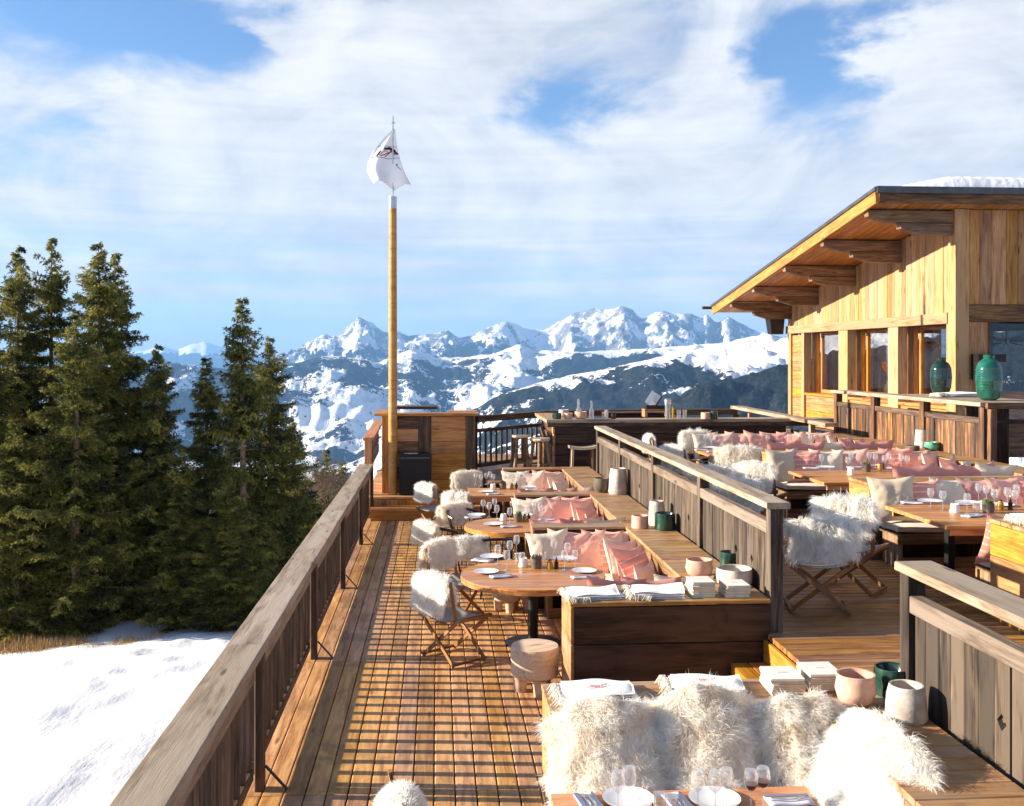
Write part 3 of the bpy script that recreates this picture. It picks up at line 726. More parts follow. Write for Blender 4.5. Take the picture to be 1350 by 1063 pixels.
def board_fence(name, label, x, ys, zc, zf, zshelf, mat=M_greyb, cap=M_grey, capw=.2, side=-1, cuts=(), bw=(.10, .155)):
    t = thing(name, label, 'railing', (0, 0, 0)); rg = random.Random(int(ys[0] * 100) + int(x * 10))
    a0, b0 = ys[0] - .06, ys[-1] + .06; m_ = ys[len(ys) // 2] if len(ys) > 3 else None
    if m_: bx('cap_board', x - .03, x + capw - .03, a0, m_ - .002, zc - .055, zc, cap, t, 'y'); bx('cap_board', x - .03, x + capw - .03, m_ + .002, b0, zc - .055, zc + .002, cap, t, 'y')
    else: bx('cap_board', x - .03, x + capw - .03, a0, b0, zc - .055, zc, cap, t, 'y')
    for y in ys: bx('post', x, x + .115, y - .055, y + .055, zf, zc - .057, mat, t, 'z')
    for a, b in zip(ys[:-1], ys[1:]):
        a += .057; b -= .057
        bx('mid_rail', x + .01, x + .095, a, b, zc - .29, zc - .185, M_mid, t, 'y', .004)
        y = a + .012
        while y < b - .03:
            w = min(rg.uniform(*bw), b - .008 - y)
            hole = any(abs((y + w / 2) - c) < w / 2 for c in cuts)
            lo = zf + .06 if zf else zf
            if hole:
                zc_ = (zshelf + zc - .29) / 2 - .05; s_ = .045
                bd = MB()
                x0_, x1_ = x + .035, x + .062
                # board with a small diamond cut through it
                ym = y + w / 2
                for (pa, pb) in (((y, lo), (y + w, zc_ - s_)),): bd.box(x0_, x1_, y, y + w - .006, lo, zc_ - s_)
                bd.box(x0_, x1_, y, y + w - .006, zc_ + s_, zc - .288)
                for sg, ye in ((-1, y), (1, y + w - .006)):
                    b_ = len(bd.v)
                    for xx in (x0_, x1_): bd.v += [(xx, ye, zc_ - s_), (xx, ym, zc_ - s_), (xx, ym + sg * min(s_, w / 2 - .012), zc_), (xx, ym, zc_ + s_), (xx, ye, zc_ + s_)]
                    bd.f += [tuple(b_ + q for q in range(5)), tuple(b_ + 5 + q for q in range(4, -1, -1))] + [(b_ + q, b_ + (q + 1) % 5, b_ + 5 + (q + 1) % 5, b_ + 5 + q) for q in range(5)]
                cen = Vector((x + .05, ym, (lo + zc) / 2)); inv = QZ.inverted()
                bd.v = [tuple(inv @ (Vector(p) - cen)) for p in bd.v]
                bd.build('board', mat, t, cen, QZ.copy())
            else: bx('board', x + .035 + rg.uniform(-.004, .004), x + .062, y, y + w - rg.uniform(.005, .012), lo, zc - .288 + rg.uniform(-.005, .0), mat, t, 'z')
            y += w
    return t
board_fence('board_railing', 'weathered grey board railing with broad cap between lower and upper terrace', XF, [8.5, 10.85, 13.25, 15.7, 17.95], 1.83, Z1, ZS, cuts=(9.1, 9.6, 11.4, 12.9, 14.3, 16.6), capw=.21)
board_fence('board_railing', 'grey board railing in the near right corner behind the clay pots', XF - .02, [1.2, 3.6, 5.92], 1.83, .0, ZS, cuts=(4.93,), capw=.24, bw=(.13, .165))

# perimeter rail of slender balusters behind the bars
def slim_rail(pts, zc, label, zf=Z1, capz=.13, th=.07, sp=.17, top_gap=.28):
    t = thing('perimeter_railing', label, 'railing', (0, 0, 0))
    for i, ((xa, ya), (xb, yb)) in enumerate(zip(pts[:-1], pts[1:])):
        L = math.hypot(xb - xa, yb - ya); ux, uy = (xb - xa) / L, (yb - ya) / L
        beam('cap_board', (xa, ya, zc - capz / 2), (xb, yb, zc - capz / 2), .2, capz, M_rail if i < 9 else M_grey, t)
        beam('upper_rail', (xa, ya, zc - top_gap - .03), (xb, yb, zc - top_gap - .03), th, .07, M_rail, t)
        beam('lower_rail', (xa, ya, zf + .12), (xb, yb, zf + .12), th, .08, M_rail, t)
        bx('post', xa - .06, xa + .06, ya - .06, ya + .06, zf - .4, zc - capz, M_rail, t, 'z')
        n = int(L / sp)
        for k in range(1, n):
            x, y = xa + ux * L * k / n, ya + uy * L * k / n
            bx('baluster', x - .022, x + .022, y - .022, y + .022, zf + .16, zc - top_gap - .06, M_rail, t, 'z')
    bx('post', pts[-1][0] - .06, pts[-1][0] + .06, pts[-1][1] - .06, pts[-1][1] + .06, zf - .4, zc - capz, M_rail, t, 'z')
    return t
slim_rail([(.75, 20.7), (2.45, 22.6), (4.7, 23.0), (7.0, 23.0)], 1.86, 'dark slender baluster railing at the far edge behind the bar')
r_ = thing('side_railing', 'pale topped railing running from the far edge towards the house', 'railing', (0, 0, 0))
beam('cap_board', (7.02, 23.1, 1.90), (7.25, 17.9, 1.83), .26, .07, M_grey, r_)
for y in (22.3, 20.5, 18.9): bx('post', 7.07 + (22.3 - y) * .04, 7.17 + (22.3 - y) * .04, y - .05, y + .05, Z1, 1.80, M_grey, r_, 'z')
beam('lower_rail', (7.12, 23.0, 1.15), (7.28, 18.0, 1.1), .06, .1, M_rail, r_); beam('upper_rail', (7.12, 23.0, 1.6), (7.28, 18.0, 1.55), .06, .08, M_rail, r_)

# ------------------------------------------------------------------ flagpole and flag
fp = thing('flagpole', 'tall round honey wood flagpole with a metal sleeve and thin rod on top', 'flagpole', (-.89, 19.62, .39))
MB().tube([(0, 0, 0), (0, 0, 2.5), (0, 0, 5.64)], [.088, .083, .074], 16).build('pole', wood('pole_wood', (.26, .12, .03), (.42, .21, .055), (.52, .29, .10), var=.05), fp, smooth=True)
MB().tube([(0, 0, 5.60), (0, 0, 5.84)], .079, 16).build('sleeve', M_steel, fp, smooth=True)
MB().tube([(0, 0, 5.8), (0, 0, 7.42)], .017, 8).tube([(0, 0, 7.28), (0, 0, 7.30)], .04, 8).build('rod', M_steel, fp)
def flag_pt(u, v):
    """u across the cloth 0..1, v from the rod's top 0..1 downwards; hangs from the rod and billows left"""
    top, bot = 7.16, 6.02
    z = top - v * (top - bot)
    spread = .50 * math.sin(min(1, v * 1.35) * math.pi / 2) ** .9
    xl = -spread * (1.0 if v < .75 else 1.0 - (v - .75) * 1.1); xr = .045 + .10 * v + .10 * v * v
    x = xl + (xr - xl) * u
    y = .06 * math.sin(u * 9 + v * 3) * v + .05 * math.sin(v * 11 + u * 4) * u * v - .05 * v
    edge = .10 * math.sin(u * 7.5 + .6) * v ** 3 + .18 * max(0, .55 - abs(u - .42) * 2.0) * v ** 3
    xr2 = .09 * max(0, u - .7) / .3 * v ** 3
    return Vector((x + xr2 * 1.3, y, z + edge - .22 * max(0, u - .75) * v ** 3))
v = []; f = []
nu, nv = 26, 30
for j in range(nv + 1):
    for i in range(nu + 1): v.append(flag_pt(i / nu, j / nv))
for j in range(nv):
    for i in range(nu): a = j * (nu + 1) + i; f.append((a, a + 1, a + nu + 2, a + nu + 1))
me = raw('flag', v, f, M_flag, True)
fl = link('flag', me, None, None, (-.89, 19.62, .39)); sd = fl.modifiers.new('thick', 'SOLIDIFY'); sd.thickness = .004
tag(fl, 'white flag with black and red emblem hanging limp from the pole top', 'flag')
def stroke(pts, w, mat, nm_='emblem_stroke'):
    mb = MB(); P = []
    for i in range(len(pts) - 1):
        (u0, v0), (u1, v1) = pts[i], pts[i + 1]
        for k in range(4): P.append((u0 + (u1 - u0) * k / 4, v0 + (v1 - v0) * k / 4))
    P.append(pts[-1]); a = []
    for i, (u, v_) in enumerate(P):
        p = flag_pt(u, v_) + Vector((0, -.009, 0)); q = flag_pt(*P[min(i + 1, len(P) - 1)]) if i < len(P) - 1 else flag_pt(u, v_)
        o_ = flag_pt(*P[max(i - 1, 0)]); d = (q - o_); d.y = 0; d = d.normalized() if d.length > 1e-6 else Vector((1, 0, 0))
        n_ = Vector((-d.z, 0, d.x)); ww = w * (1 - .55 * abs(i / (len(P) - 1) - .4))
        a.append((p + n_ * ww, p - n_ * ww))
    for (a0, a1), (b0, b1) in zip(a[:-1], a[1:]): mb.quad(a0, b0, b1, a1)
    mb.build(nm_, mat, fl)
stroke([(.02, .30), (.5, .30), (.98, .31)], .004, M_ink, 'printed_line'); stroke([(.01, .50), (.5, .50), (.99, .51)], .005, M_ink, 'printed_line')
stroke([(.42, .35), (.62, .33), (.85, .37), (.97, .44)], .028, M_ink); stroke([(.35, .48), (.55, .42), (.78, .36), (.95, .42)], .012, M_inkr)
stroke([(.50, .48), (.66, .40), (.86, .37)], .010, M_ink); stroke([(.22, .49), (.30, .38)], .017, M_ink); stroke([(.30, .46), (.46, .38), (.6, .39)], .008, M_inkr)
stroke([(.75, .40), (.92, .44)], .016, M_inkr); stroke([(.84, .63), (.93, .73)], .006, M_ink); stroke([(.84, .64), (.90, .62)], .011, M_ink)

# ------------------------------------------------------------------ box bar on the platform
bb = thing('bar_counter', 'honey and brown timber box bar standing behind the flagpole', 'counter', (-1.12, 19.85, .39))
for i in range(6): bx('plank', .98, 1.66, 0, .03, .02 + i * .25, .265 + i * .25, M_honey, bb, 'x')
for i in range(6): bx('plank', .26, .72, 0, .03, .02 + i * .25, .265 + i * .25, M_old if i % 2 else M_honey, bb, 'x')
for x0, x1 in ((.0, .26), (.72, .98), (1.66, 1.86)): bx('post', x0 + .003, x1 - .003, -.02, .035, 0, 1.53, M_rail if x0 else M_honey, bb, 'z')
bx('post', .26 - .06, .26, -.05, -.022, 0, 1.5, M_rail, bb, 'z')
for i in range(6):
    bx('side_plank', 0, .03, .04, 1.5, .02 + i * .25, .265 + i * .25, M_honey, bb, 'y'); bx('side_plank', 1.83, 1.86, .04, 1.5, .02 + i * .25, .265 + i * .25, M_rail, bb, 'y')
    bx('back_plank', .03, 1.83, 1.47, 1.5, .02 + i * .25, .265 + i * .25, M_rail, bb, 'x')
bx('top_board', -.14, 1.90, -.10, .22, 1.53, 1.585, M_honey, bb, 'x'); bx('top_board', -.14, .16, .225, 1.55, 1.53, 1.585, M_honey, bb, 'y')
bx('top_board', 1.32, 1.9, .225, .75, 1.532, 1.60, M_honey, bb, 'x'); bx('back_shelf', .1, 1.1, 1.1, 1.6, 1.60, 1.66, M_rail, bb, 'x')
bn = thing('black_bin', 'black metal cabinet with a steel edge standing at the foot of the flagpole', 'bin', (-.76, 19.45, .39))
m_ = MB(); pr = [(0, .0), (.62, 0), (.62, .70), (.60, .76), (.55, .79), (.03, .79), (0, .76)]
n = len(pr); m_.v = [(x, y, z) for y in (0, .32) for x, z in pr]; m_.f = [tuple(range(n)), tuple(range(2 * n - 1, n - 1, -1))] + [(i, i + n, (i + 1) % n + n, (i + 1) % n) for i in range(n)]
m_.build('cabinet', M_black, bn); MB().box(.10, .36, -.012, .10, .785, .80).build('steel_lid', M_steel, bn); MB().box(.02, .6, -.01, -.001, .70, .705).build('door_seam', M_steel, bn)
bx('foot', .03, .08, .02, .3, -.03, .0, M_black, bn); bx('foot', .5, .55, .02, .3, -.03, 0, M_black, bn); bn.location.z = .42

# ------------------------------------------------------------------ far bar with log front
fb = thing('terrace_bar', 'long dark log bar with a pale timber top at the far end of the terrace', 'bar', (0, 0, 0))
bx0, bx1, by0, by1 = 2.25, 7.0, 19.55, 21.9
for i in range(5):
    z = .70 + i * .215; bx('log', bx0 + .06, bx1, by0 + .08, by0 + .26 + random.uniform(-.02, .02), z, z + .205, M_dark, fb, 'x')
    bx('log_end', bx0 + random.uniform(-.02, .03), bx0 + .22, by0 + .28, by1, z, z + .205, M_old, fb, 'y'); bx('log_end', bx0 + random.uniform(0, .03), bx0 + .058, by0 + .09, by0 + .275, z, z + .205, M_face, fb, 'y')
bx('counter_top', bx0 - .12, bx1 + 1.0, by0 - .02, by0 + .42, 1.785, 1.85, M_grey, fb, 'x'); bx('counter_edge', bx0 - .10, bx1 + 1.0, by0, by0 + .03, 1.70, 1.783, M_rail, fb, 'x')
bx('counter_top', bx0 - .12, bx0 + .5, by0 + .425, by1 + .1, 1.782, 1.845, M_face, fb, 'y')
bx('back_shelf', 3.6, 5.2, by1 - .5, by1 - .1, 1.84, 1.88, M_old, fb, 'x'); bx('cabinet', 3.6, 5.0, by1 - .48, by1 - .12, .72, 1.83, M_dark, fb, 'x')

# ------------------------------------------------------------------ balustrade of the house terrace
bt = thing('house_balustrade', 'orange and black sunburnt board balustrade with a wide counter top in front of the house', 'balustrade', (0, 0, 0))
zt = 2.43; by = [13.95, 15.75, 17.6, 19.3]
bx('cap_board', XB - .05, XB + .30, 13.88, 19.38, zt - .06, zt, M_grey, bt, 'y'); bx('counter_top', XB + .305, 9.1, 13.88, 17.2, zt - .058, zt - .002, M_grey, bt, 'y')
bx('counter_top', XB + .02, 9.6, 13.80, 13.875, zt - .09, zt - .003, M_old, bt, 'x')
rg = random.Random(5)
for y in by: bx('post', XB, XB + .13, y - .07, y + .07, 1.30, zt - .062, M_old, bt, 'z')
for a, b in zip(by[:-1], by[1:]):
    bx('mid_rail', XB + .02, XB + .11, a + .07, b - .07, zt - .32, zt - .23, M_rail, bt, 'y'); y = a + .08
    while y < b - .1:
        w = min(rg.uniform(.1, .17), b - .08 - y); bx('board', XB + .04 + rg.uniform(-.01, .01), XB + .07, y, y + w - .008, 1.30, zt - .322, M_bal, bt, 'z'); y += w
# doorway under the counter and the next stretch of boards
bx('post', XB, XB + .1, 13.70, 13.79, .7, zt - .09, M_old, bt, 'z'); bx('lintel', XB + .12, 8.75, 13.9, 13.95, 2.12, 2.18, M_dark, bt, 'x')
bx('door_post', 8.70, 8.82, 13.86, 13.98, .7, zt - .09, M_dark, bt, 'z')
bx('doorway_shade', XB + .13, 8.7, 14.6, 14.64, .7, zt - .09, M_dark, bt, 'z'); bx('mid_rail', 8.4, 11, 13.35, 13.45, 2.06, 2.16, M_grey, bt, 'x')  # dark sheet set back in the open doorway, standing for its shade
x = 8.42
while x < 10.8:
    w = rg.uniform(.12, .18); bx('board', x, x + w - .01, 13.40, 13.43, 1.0, 2.055, M_bal, bt, 'z'); x += w

# ------------------------------------------------------------------ chalet
hs = thing('wooden_chalet', 'sunlit larch chalet with a deep sloping roof at the right', 'building', (0, 0, 0))
HX, HY0, HY1, ZF, ZB = 9.3, 17.3, 25.9, 1.35, 3.70
def rz_(y): return 5.81 - .145 * (y - 17.0)            # underside of the roof
YC = [17.3, 19.2, 21.9, 24.4, 25.9]
bx('corner_post', HX - .02, HX + .24, HY0 - .02, HY0 + .24, ZF, rz_(17.4), M_face, hs, 'z')
bx('corner_post', HX - .01, HX + .2, HY1 - .2, HY1, ZF, rz_(25.9), M_face, hs, 'z')
bx('long_beam', HX - .04, HX + .22, HY0 + .245, HY1 + .1, ZB, ZB + .20, M_face, hs, 'y')
rg = random.Random(2); y = HY0 + .25
while y < HY1 - .22:                                   # upright cladding above the windows
    w = rg.uniform(.13, .22); w = min(w, HY1 - .2 - y)
    bx('cladding_board', HX + .01 + rg.uniform(-.006, .006), HX + .05, y + .003, y + w - .003, ZB + .203, rz_(y + w) - .01, M_face, hs, 'z'); y += w
x = HX + .245; y = HY0
while x < 14.0:                                        # gable end cladding, darker
    w = rg.uniform(.20, .30); bx('cladding_board', x + .003, x + w - .003, HY0 + .02 + rg.uniform(-.005, .005), HY0 + .06, ZB + .34, rz_(17.3) - .02, M_gable, hs, 'z'); x += w
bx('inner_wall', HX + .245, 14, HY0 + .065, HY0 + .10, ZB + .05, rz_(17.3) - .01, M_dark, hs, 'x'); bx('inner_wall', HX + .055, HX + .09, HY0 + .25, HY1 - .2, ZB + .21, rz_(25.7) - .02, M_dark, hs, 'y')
bx('front_beam', HX + .245, 14, HY0 - .01, HY0 + .2, ZB + .03, ZB + .33, M_old, hs, 'x')
wins = [(17.85, 19.45), (20.0, 21.75), (22.3, 23.9), (24.35, 25.6)]
WZ0 = 2.18
prev = HY0 + .245
spec = [(17.62, 19.55), (20.0, 22.05), (22.55, 24.75)]
cols = [(17.545, 17.62), (19.55, 20.0), (22.05, 22.55), (24.75, 25.68)]
for i, (a, b) in enumerate(cols[:3]):
    bx('wall_post', HX - .01, HX + .20, a + .003, b - .003, ZF, ZB - .003, M_face, hs, 'z')
bx('wall_post', HX - .01, HX + .2, 24.753, 24.95, ZF, ZB - .003, M_face, hs, 'z')
for i, (a, b) in enumerate(spec):
    w = bx('window_frame', HX + .42, HX + .50, a - .05, a + .03, WZ0, ZB - .02, M_honey, hs, 'z')
    bx('jamb', HX + .42, HX + .50, b - .08, b - .0, WZ0 + .003, ZB - .02, M_honey, w, 'z') if False else None
    fr = thing_ = link('window', MB().box(HX + .45, HX + .456, a + .03, b - .10, WZ0 + .08, ZB - .06).mesh('window', M_window), None, hs)
    bx('frame', HX + .42, HX + .50, b - .10, b - .02, WZ0, ZB, M_honey, fr, 'z'); bx('frame', HX + .42, HX + .50, a + .03, b - .10, WZ0, WZ0 + .08, M_honey, fr, 'y')
    bx('frame', HX + .42, HX + .50, a + .03, b - .10, ZB - .07, ZB, M_honey, fr, 'y')
    for q in range(2): bx('reveal_board', HX + .20 + q * .11, HX + .305 + q * .11, b - .02, b, WZ0, ZB - .003, M_honey if q else M_seatwood, hs, 'z')
    bx('sill', HX + .0, HX + .55, a + .003, b - .003, WZ0 - .06, WZ0 - .002, M_honey, hs, 'y')
    for q in range(4): bx('wall_plank', HX + .05, HX + .09, a + .003, b - .003, ZF + .19 * q + .005, ZF + .19 * (q + 1), M_honey, hs, 'y')
for q in range(10): bx('wall_plank', HX + .04, HX + .08, 24.96, 25.69, ZF + .23 * q + .005, ZF + .23 * (q + 1), M_honey, hs, 'y')
# front window wall (shaded side facing the camera)
bx('wall_post', HX + .245, HX + .62, HY0 + .03, HY0 + .2, ZF, ZB + .02, M_honey, hs, 'z')
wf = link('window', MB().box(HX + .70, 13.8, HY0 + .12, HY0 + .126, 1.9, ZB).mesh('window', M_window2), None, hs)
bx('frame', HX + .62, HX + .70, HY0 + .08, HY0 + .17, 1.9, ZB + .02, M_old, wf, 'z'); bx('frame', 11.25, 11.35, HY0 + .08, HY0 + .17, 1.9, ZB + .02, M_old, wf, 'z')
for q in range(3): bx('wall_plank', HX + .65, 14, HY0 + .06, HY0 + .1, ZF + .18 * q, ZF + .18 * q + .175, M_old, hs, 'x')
# room: floor, rear walls with an opening on the mountains
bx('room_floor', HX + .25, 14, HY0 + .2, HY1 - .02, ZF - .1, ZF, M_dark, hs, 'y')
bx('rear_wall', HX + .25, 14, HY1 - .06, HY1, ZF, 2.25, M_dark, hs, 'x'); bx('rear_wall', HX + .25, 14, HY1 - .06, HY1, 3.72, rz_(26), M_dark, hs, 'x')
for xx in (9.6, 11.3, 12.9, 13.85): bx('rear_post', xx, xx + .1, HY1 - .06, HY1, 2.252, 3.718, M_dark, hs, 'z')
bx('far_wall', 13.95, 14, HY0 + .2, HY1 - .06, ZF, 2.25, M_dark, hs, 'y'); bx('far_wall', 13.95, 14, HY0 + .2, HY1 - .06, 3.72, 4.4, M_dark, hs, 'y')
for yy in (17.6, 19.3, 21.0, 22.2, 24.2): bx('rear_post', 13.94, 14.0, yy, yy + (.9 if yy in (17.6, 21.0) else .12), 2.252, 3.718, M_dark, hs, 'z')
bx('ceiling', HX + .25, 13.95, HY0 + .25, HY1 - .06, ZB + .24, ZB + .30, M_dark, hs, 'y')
# roof
RX0 = 7.62
def roofquad(name, x0, x1, y0, y1, dz0, dz1, mat, parent=hs):
    a, b = Vector((x0, y0, rz_(y0))), Vector((x0, y1, rz_(y1)))
    return beam(name, ((x0 + x1) / 2, y0, rz_(y0) + (dz0 + dz1) / 2), ((x0 + x1) / 2, y1, rz_(y1) + (dz0 + dz1) / 2), abs(x1 - x0), dz1 - dz0, mat, parent, (0, 0, 1))
x = RX0 + .06
while x < 14.2:                                        # soffit boarding
    if x < 9.6 or True: roofquad('soffit_board', x + .003, x + .157, 16.92, 27.25, .0, .03, M_honey)
    x += .16
roofquad('barge_board', RX0, RX0 + .055, 16.88, 27.3, -.05, .16, M_honey); roofquad('roof_flashing', RX0 - .03, RX0 + .11, 16.84, 27.35, .163, .23, M_flash)
roofquad('roof_deck', RX0 + .12, 14.2, 16.88, 27.3, .05, .20, M_flash)
bx('fascia_board', RX0 + .06, 14.2, 16.86, 16.90, 5.78, 5.98, M_old, hs, 'x'); bx('gutter', RX0 + .0, 14.2, 16.80, 16.855, 5.95, 6.07, M_flash, hs, 'x')
bx('gutter', RX0 - .25, 14.2, 27.36, 27.46, 4.42, 4.50, M_rail, hs, 'x')
for yb in (17.42, 19.5, 21.7, 23.9, 25.75):            # pairs of eave brackets
    zt_ = rz_(yb) - .03; 
    for (xo, dz, h) in ((RX0 + .06, 0, .21), (RX0 + .66, .222, .20)):
        z1_ = zt_ - dz; z0_ = z1_ - h
        v = [(xo, 0, z1_), (HX + .0, 0, z1_), (HX + .0, 0, z0_), (xo + .36, 0, z0_), (xo + .12, 0, z0_ + h * .38), (xo + .02, 0, z0_ + h * .5)]
        cen = Vector(((xo + HX) / 2, yb, (z0_ + z1_) / 2)); n = len(v); vv = [Vector((p[0], yb + s, p[2])) - cen for s in (-.09, .09) for p in v]
        f = [tuple(range(n)), tuple(range(2 * n - 1, n - 1, -1))] + [(i, i + n, (i + 1) % n + n, (i + 1) % n) for i in range(n)]
        link('eave_bracket', raw('eave_bracket', vv, f, M_seatwood), None, hs, cen)
# snow lying on the roof
def roof_snow():
    xs = np.linspace(7.95, 14.1, 120); ys = np.linspace(16.95, 26.8, 90); X, Y = np.meshgrid(xs, ys)
    ed = np.minimum(np.clip((X - 7.95) / 1.1, 0, 1), np.minimum(np.clip((Y - 16.95) / .35, 0, 1), np.clip((26.8 - Y) / .6, 0, 1)))
    h = .36 * np.sqrt(1 - (1 - ed) ** 2) * (.85 + .3 * fbm(X * .7, Y * .7, 3, 2)) * np.clip(.4 + (X - 7.9) / 2.0, .4, 1)
    h += .013 * np.sin((X + .35 * Y) * 34 + 5 * fbm(X * .8, Y * .8, 3, 4)) * ed * (Y < 19)
    Z = 5.81 - .145 * (Y - 17.0) + .20 + h
    nx, ny = len(xs), len(ys); i = np.arange(nx * ny).reshape(ny, nx); f = np.stack([i[:-1, :-1], i[:-1, 1:], i[1:, 1:], i[1:, :-1]], -1).reshape(-1, 4)
    o = link('roof_snow', raw('roof_snow', np.stack([X, Y, Z], -1).reshape(-1, 3), f, M_snow, True), None, hs)
roof_snow()
sp_ = thing('outdoor_loudspeaker', 'black loudspeaker hanging under the low eave of the chalet', 'speaker', (9.0, 26.05, 4.02))
m_ = MB(); m_.v = [(-.16, -.16, -.33), (.16, -.16, -.33), (.16, .16, -.33), (-.16, .16, -.33), (-.25, -.22, .33), (.2, -.22, .33), (.2, .2, .33), (-.25, .2, .33)]
m_.f = [(0, 3, 2, 1), (4, 5, 6, 7), (0, 1, 5, 4), (1, 2, 6, 5), (2, 3, 7, 6), (3, 0, 4, 7)]; m_.build('cabinet', M_black, sp_); bx('bracket', -.02, .28, -.03, .03, .34, .42, M_black, sp_)
sb = thing('wall_lantern', 'dark box lantern on the chalet corner between the two green vases', 'lantern', (9.62, 17.2, 3.0))
bx('box', -.02, .50, -.12, .12, -.0, .14, M_black, sb, 'x'); bx('box_side', -.02, .03, -.12, .12, -.32, -.003, M_black, sb, 'z'); bx('lamp_glass', .18, .34, -.08, .06, -.25, -.02, M_plate, sb, 'z')
# ------------------------------------------------------------------ built-in benches
ORD = ['first', 'second', 'third', 'fourth', 'fifth', 'sixth', 'seventh', 'eighth', 'ninth', 'tenth', 'eleventh', 'twelfth', 'thirteenth', 'fourteenth']
def bench_row(label, x0, x1, ya, yb, zf, zs, xs, seat_front=True, seat_back=True, front=M_front, nb=3, end=M_shelf):
    """one tooth of the comb of benches: a tall shelf with boarded sides and seats on both sides"""
    t = thing('plank_bench', label, 'bench', (0, 0, 0))
    n = max(2, round((yb - ya) / .16)); w = (yb - ya) / n
    for i in range(n): bx('top_plank', x0, xs, ya + i * w + .003, ya + (i + 1) * w - .003, zs - .035, zs, M_shelf, t, 'x', .001)
    h = (zs - .04 - zf) / nb
    for i in range(nb):
        bx('front_board', x0 + .03, xs, ya + .01, ya + .04, zf + i * h + .003, zf + (i + 1) * h - .003, front, t, 'x', .001)
        bx('back_board', x0 + .03, xs, yb - .04, yb - .01, zf + i * h + .003, zf + (i + 1) * h - .003, M_seatwood, t, 'x')
        if yb - ya > .2: bx('end_board', x0 + .004, x0 + .028, ya + .01, yb - .01, zf + i * h + .003, zf + (i + 1) * h - .003, end, t, 'y')
    def seat(y0, y1, xe):
        for q in range(3): bx('seat_plank', x0 + .12, xe, y0 + q * (y1 - y0) / 3 + .003, y0 + (q + 1) * (y1 - y0) / 3 - .003, zf + .36, zf + .39, M_seatwood, t, 'x')
        yy = y0 if y0 < ya else y1 - .03
        bx('apron', x0 + .12, xe, yy, yy + .03, zf + .27, zf + .357, M_seatwood, t, 'x'); bx('foot_board', x0 + .16, xe, yy + .0, yy + .03, zf + .01, zf + .12, M_seatwood, t, 'x')
        for xx in (x0 + .14, (x0 + xe) / 2): bx('leg', xx, xx + .06, y0 + .04, y1 - .04, zf, zf + .355, M_seatwood, t, 'z')
        p = pad(xe - x0 - .12, y1 - y0 - .01, .095); link('seat_cushion', p, None, t, ((x0 + .12 + xe) / 2, (y0 + y1) / 2, zf + .44))
    if seat_front: seat(ya - .47, ya + .006, xs)
    if seat_back: seat(yb - .006, yb + .45, xs)
    return t
def pad(L, Wd, T):
    key = ('pad', round(L, 2), round(Wd, 2))
    if key not in _cache:
        nx, ny = 16, 6; v = []; f = []
        for s in (1, -1):
            for j in range(ny + 1):
                for i in range(nx + 1):
                    u, w = 2 * i / nx - 1, 2 * j / ny - 1
                    e = (1 - abs(u) ** 14) * (1 - abs(w) ** 8); v.append((u * L / 2, w * Wd / 2, s * T / 2 * (.55 + .45 * e ** .4) + .006 * math.sin(u * 9 + w * 3)))
        for s in range(2):
            o = s * (nx + 1) * (ny + 1)
            for j in range(ny):
                for i in range(nx):
                    a = o + j * (nx + 1) + i; q = (a, a + 1, a + nx + 2, a + nx + 1); f.append(q if s == 0 else q[::-1])
        N = (nx + 1) * (ny + 1)
        rim = [i for i in range(nx + 1)] + [j * (nx + 1) + nx for j in range(1, ny + 1)] + [ny * (nx + 1) + i for i in range(nx - 1, -1, -1)] + [j * (nx + 1) for j in range(ny - 1, 0, -1)]
        for a, b in zip(rim, rim[1:] + rim[:1]): f.append((a + 0, a + N, b + N, b + 0))
        _cache[key] = raw('seat_cushion', v, f, M_pad, True)
        _cache[key].set_sharp_from_angle(angle=R(50))
    return _cache[key]
XS = 2.30
bench_row('foreground bench block with towels, menus and clay pots along its shelf', .66, XF - .03, 5.85, 6.36, 0, ZS, XF - .03, True, False)
bench_row('dark boarded bench block with two folded towels and menus on its top', 1.12, XF - .01, 8.40, 9.05, 0, ZS, XF - .01, False, True, nb=3)
bench_row('plank bench behind the round table with three pink and one cream cushion', 1.15, XS, 12.15, 12.45, 0, ZS, XS)
bench_row('narrow plank bench in the middle of the lower terrace', 1.16, XS, 15.05, 15.35, 0, ZS, XS)
bench_row('farthest plank bench of the lower terrace, before the log bar', 1.20, XS, 18.5, 18.8, 0, ZS, XS, True, False)
def spine(label, x0, x1, ya, yb, zf, zs, skip=()):
    t = thing('plank_shelf', label, 'shelf', (0, 0, 0)); y = ya
    while y < yb - .05:
        w = min(random.uniform(.13, .17), yb - y)
        bx('top_plank', x0, x1, y + .003, y + w - .003, zs - .036, zs - .001, M_shelf, t, 'x', .001); y += w
    for i in range(3): bx('side_board', x0 + .004, x0 + .03, ya, yb, zf + i * .32 + .003, zf + (i + 1) * (zs - .04 - zf) / 3 - .003, M_seatwood, t, 'y')
    bx('seat_plank', x0 - .45, x0, ya + .5, yb - .5, zf + .36, zf + .39, M_seatwood, t, 'y'); link('seat_cushion', pad(.44, yb - ya - 1.0, .095), None, t, (x0 - .22, (ya + yb) / 2, zf + .44))
    return t
spine('wide plank shelf below the board railing beside the round table', XS + .005, XF - .01, 9.06, 12.4, 0, ZS)
spine('middle stretch of the wide plank shelf along the board railing', XS + .005, XF - .01, 12.41, 15.3, 0, ZS)
spine('far stretch of the wide plank shelf with grey pots', XS + .005, XF - .01, 15.31, 18.8, 0, ZS)
spine('plank shelf in the near right corner under the fluffy fleece', 2.25, XF - .04, 2.6, 5.84, 0, ZS)
bench_row('near end of a tall honey bench with a fringed towel at the right edge', XU0, XB, 8.25, 8.80, Z1, ZU, XB, False, True, end=M_honey)
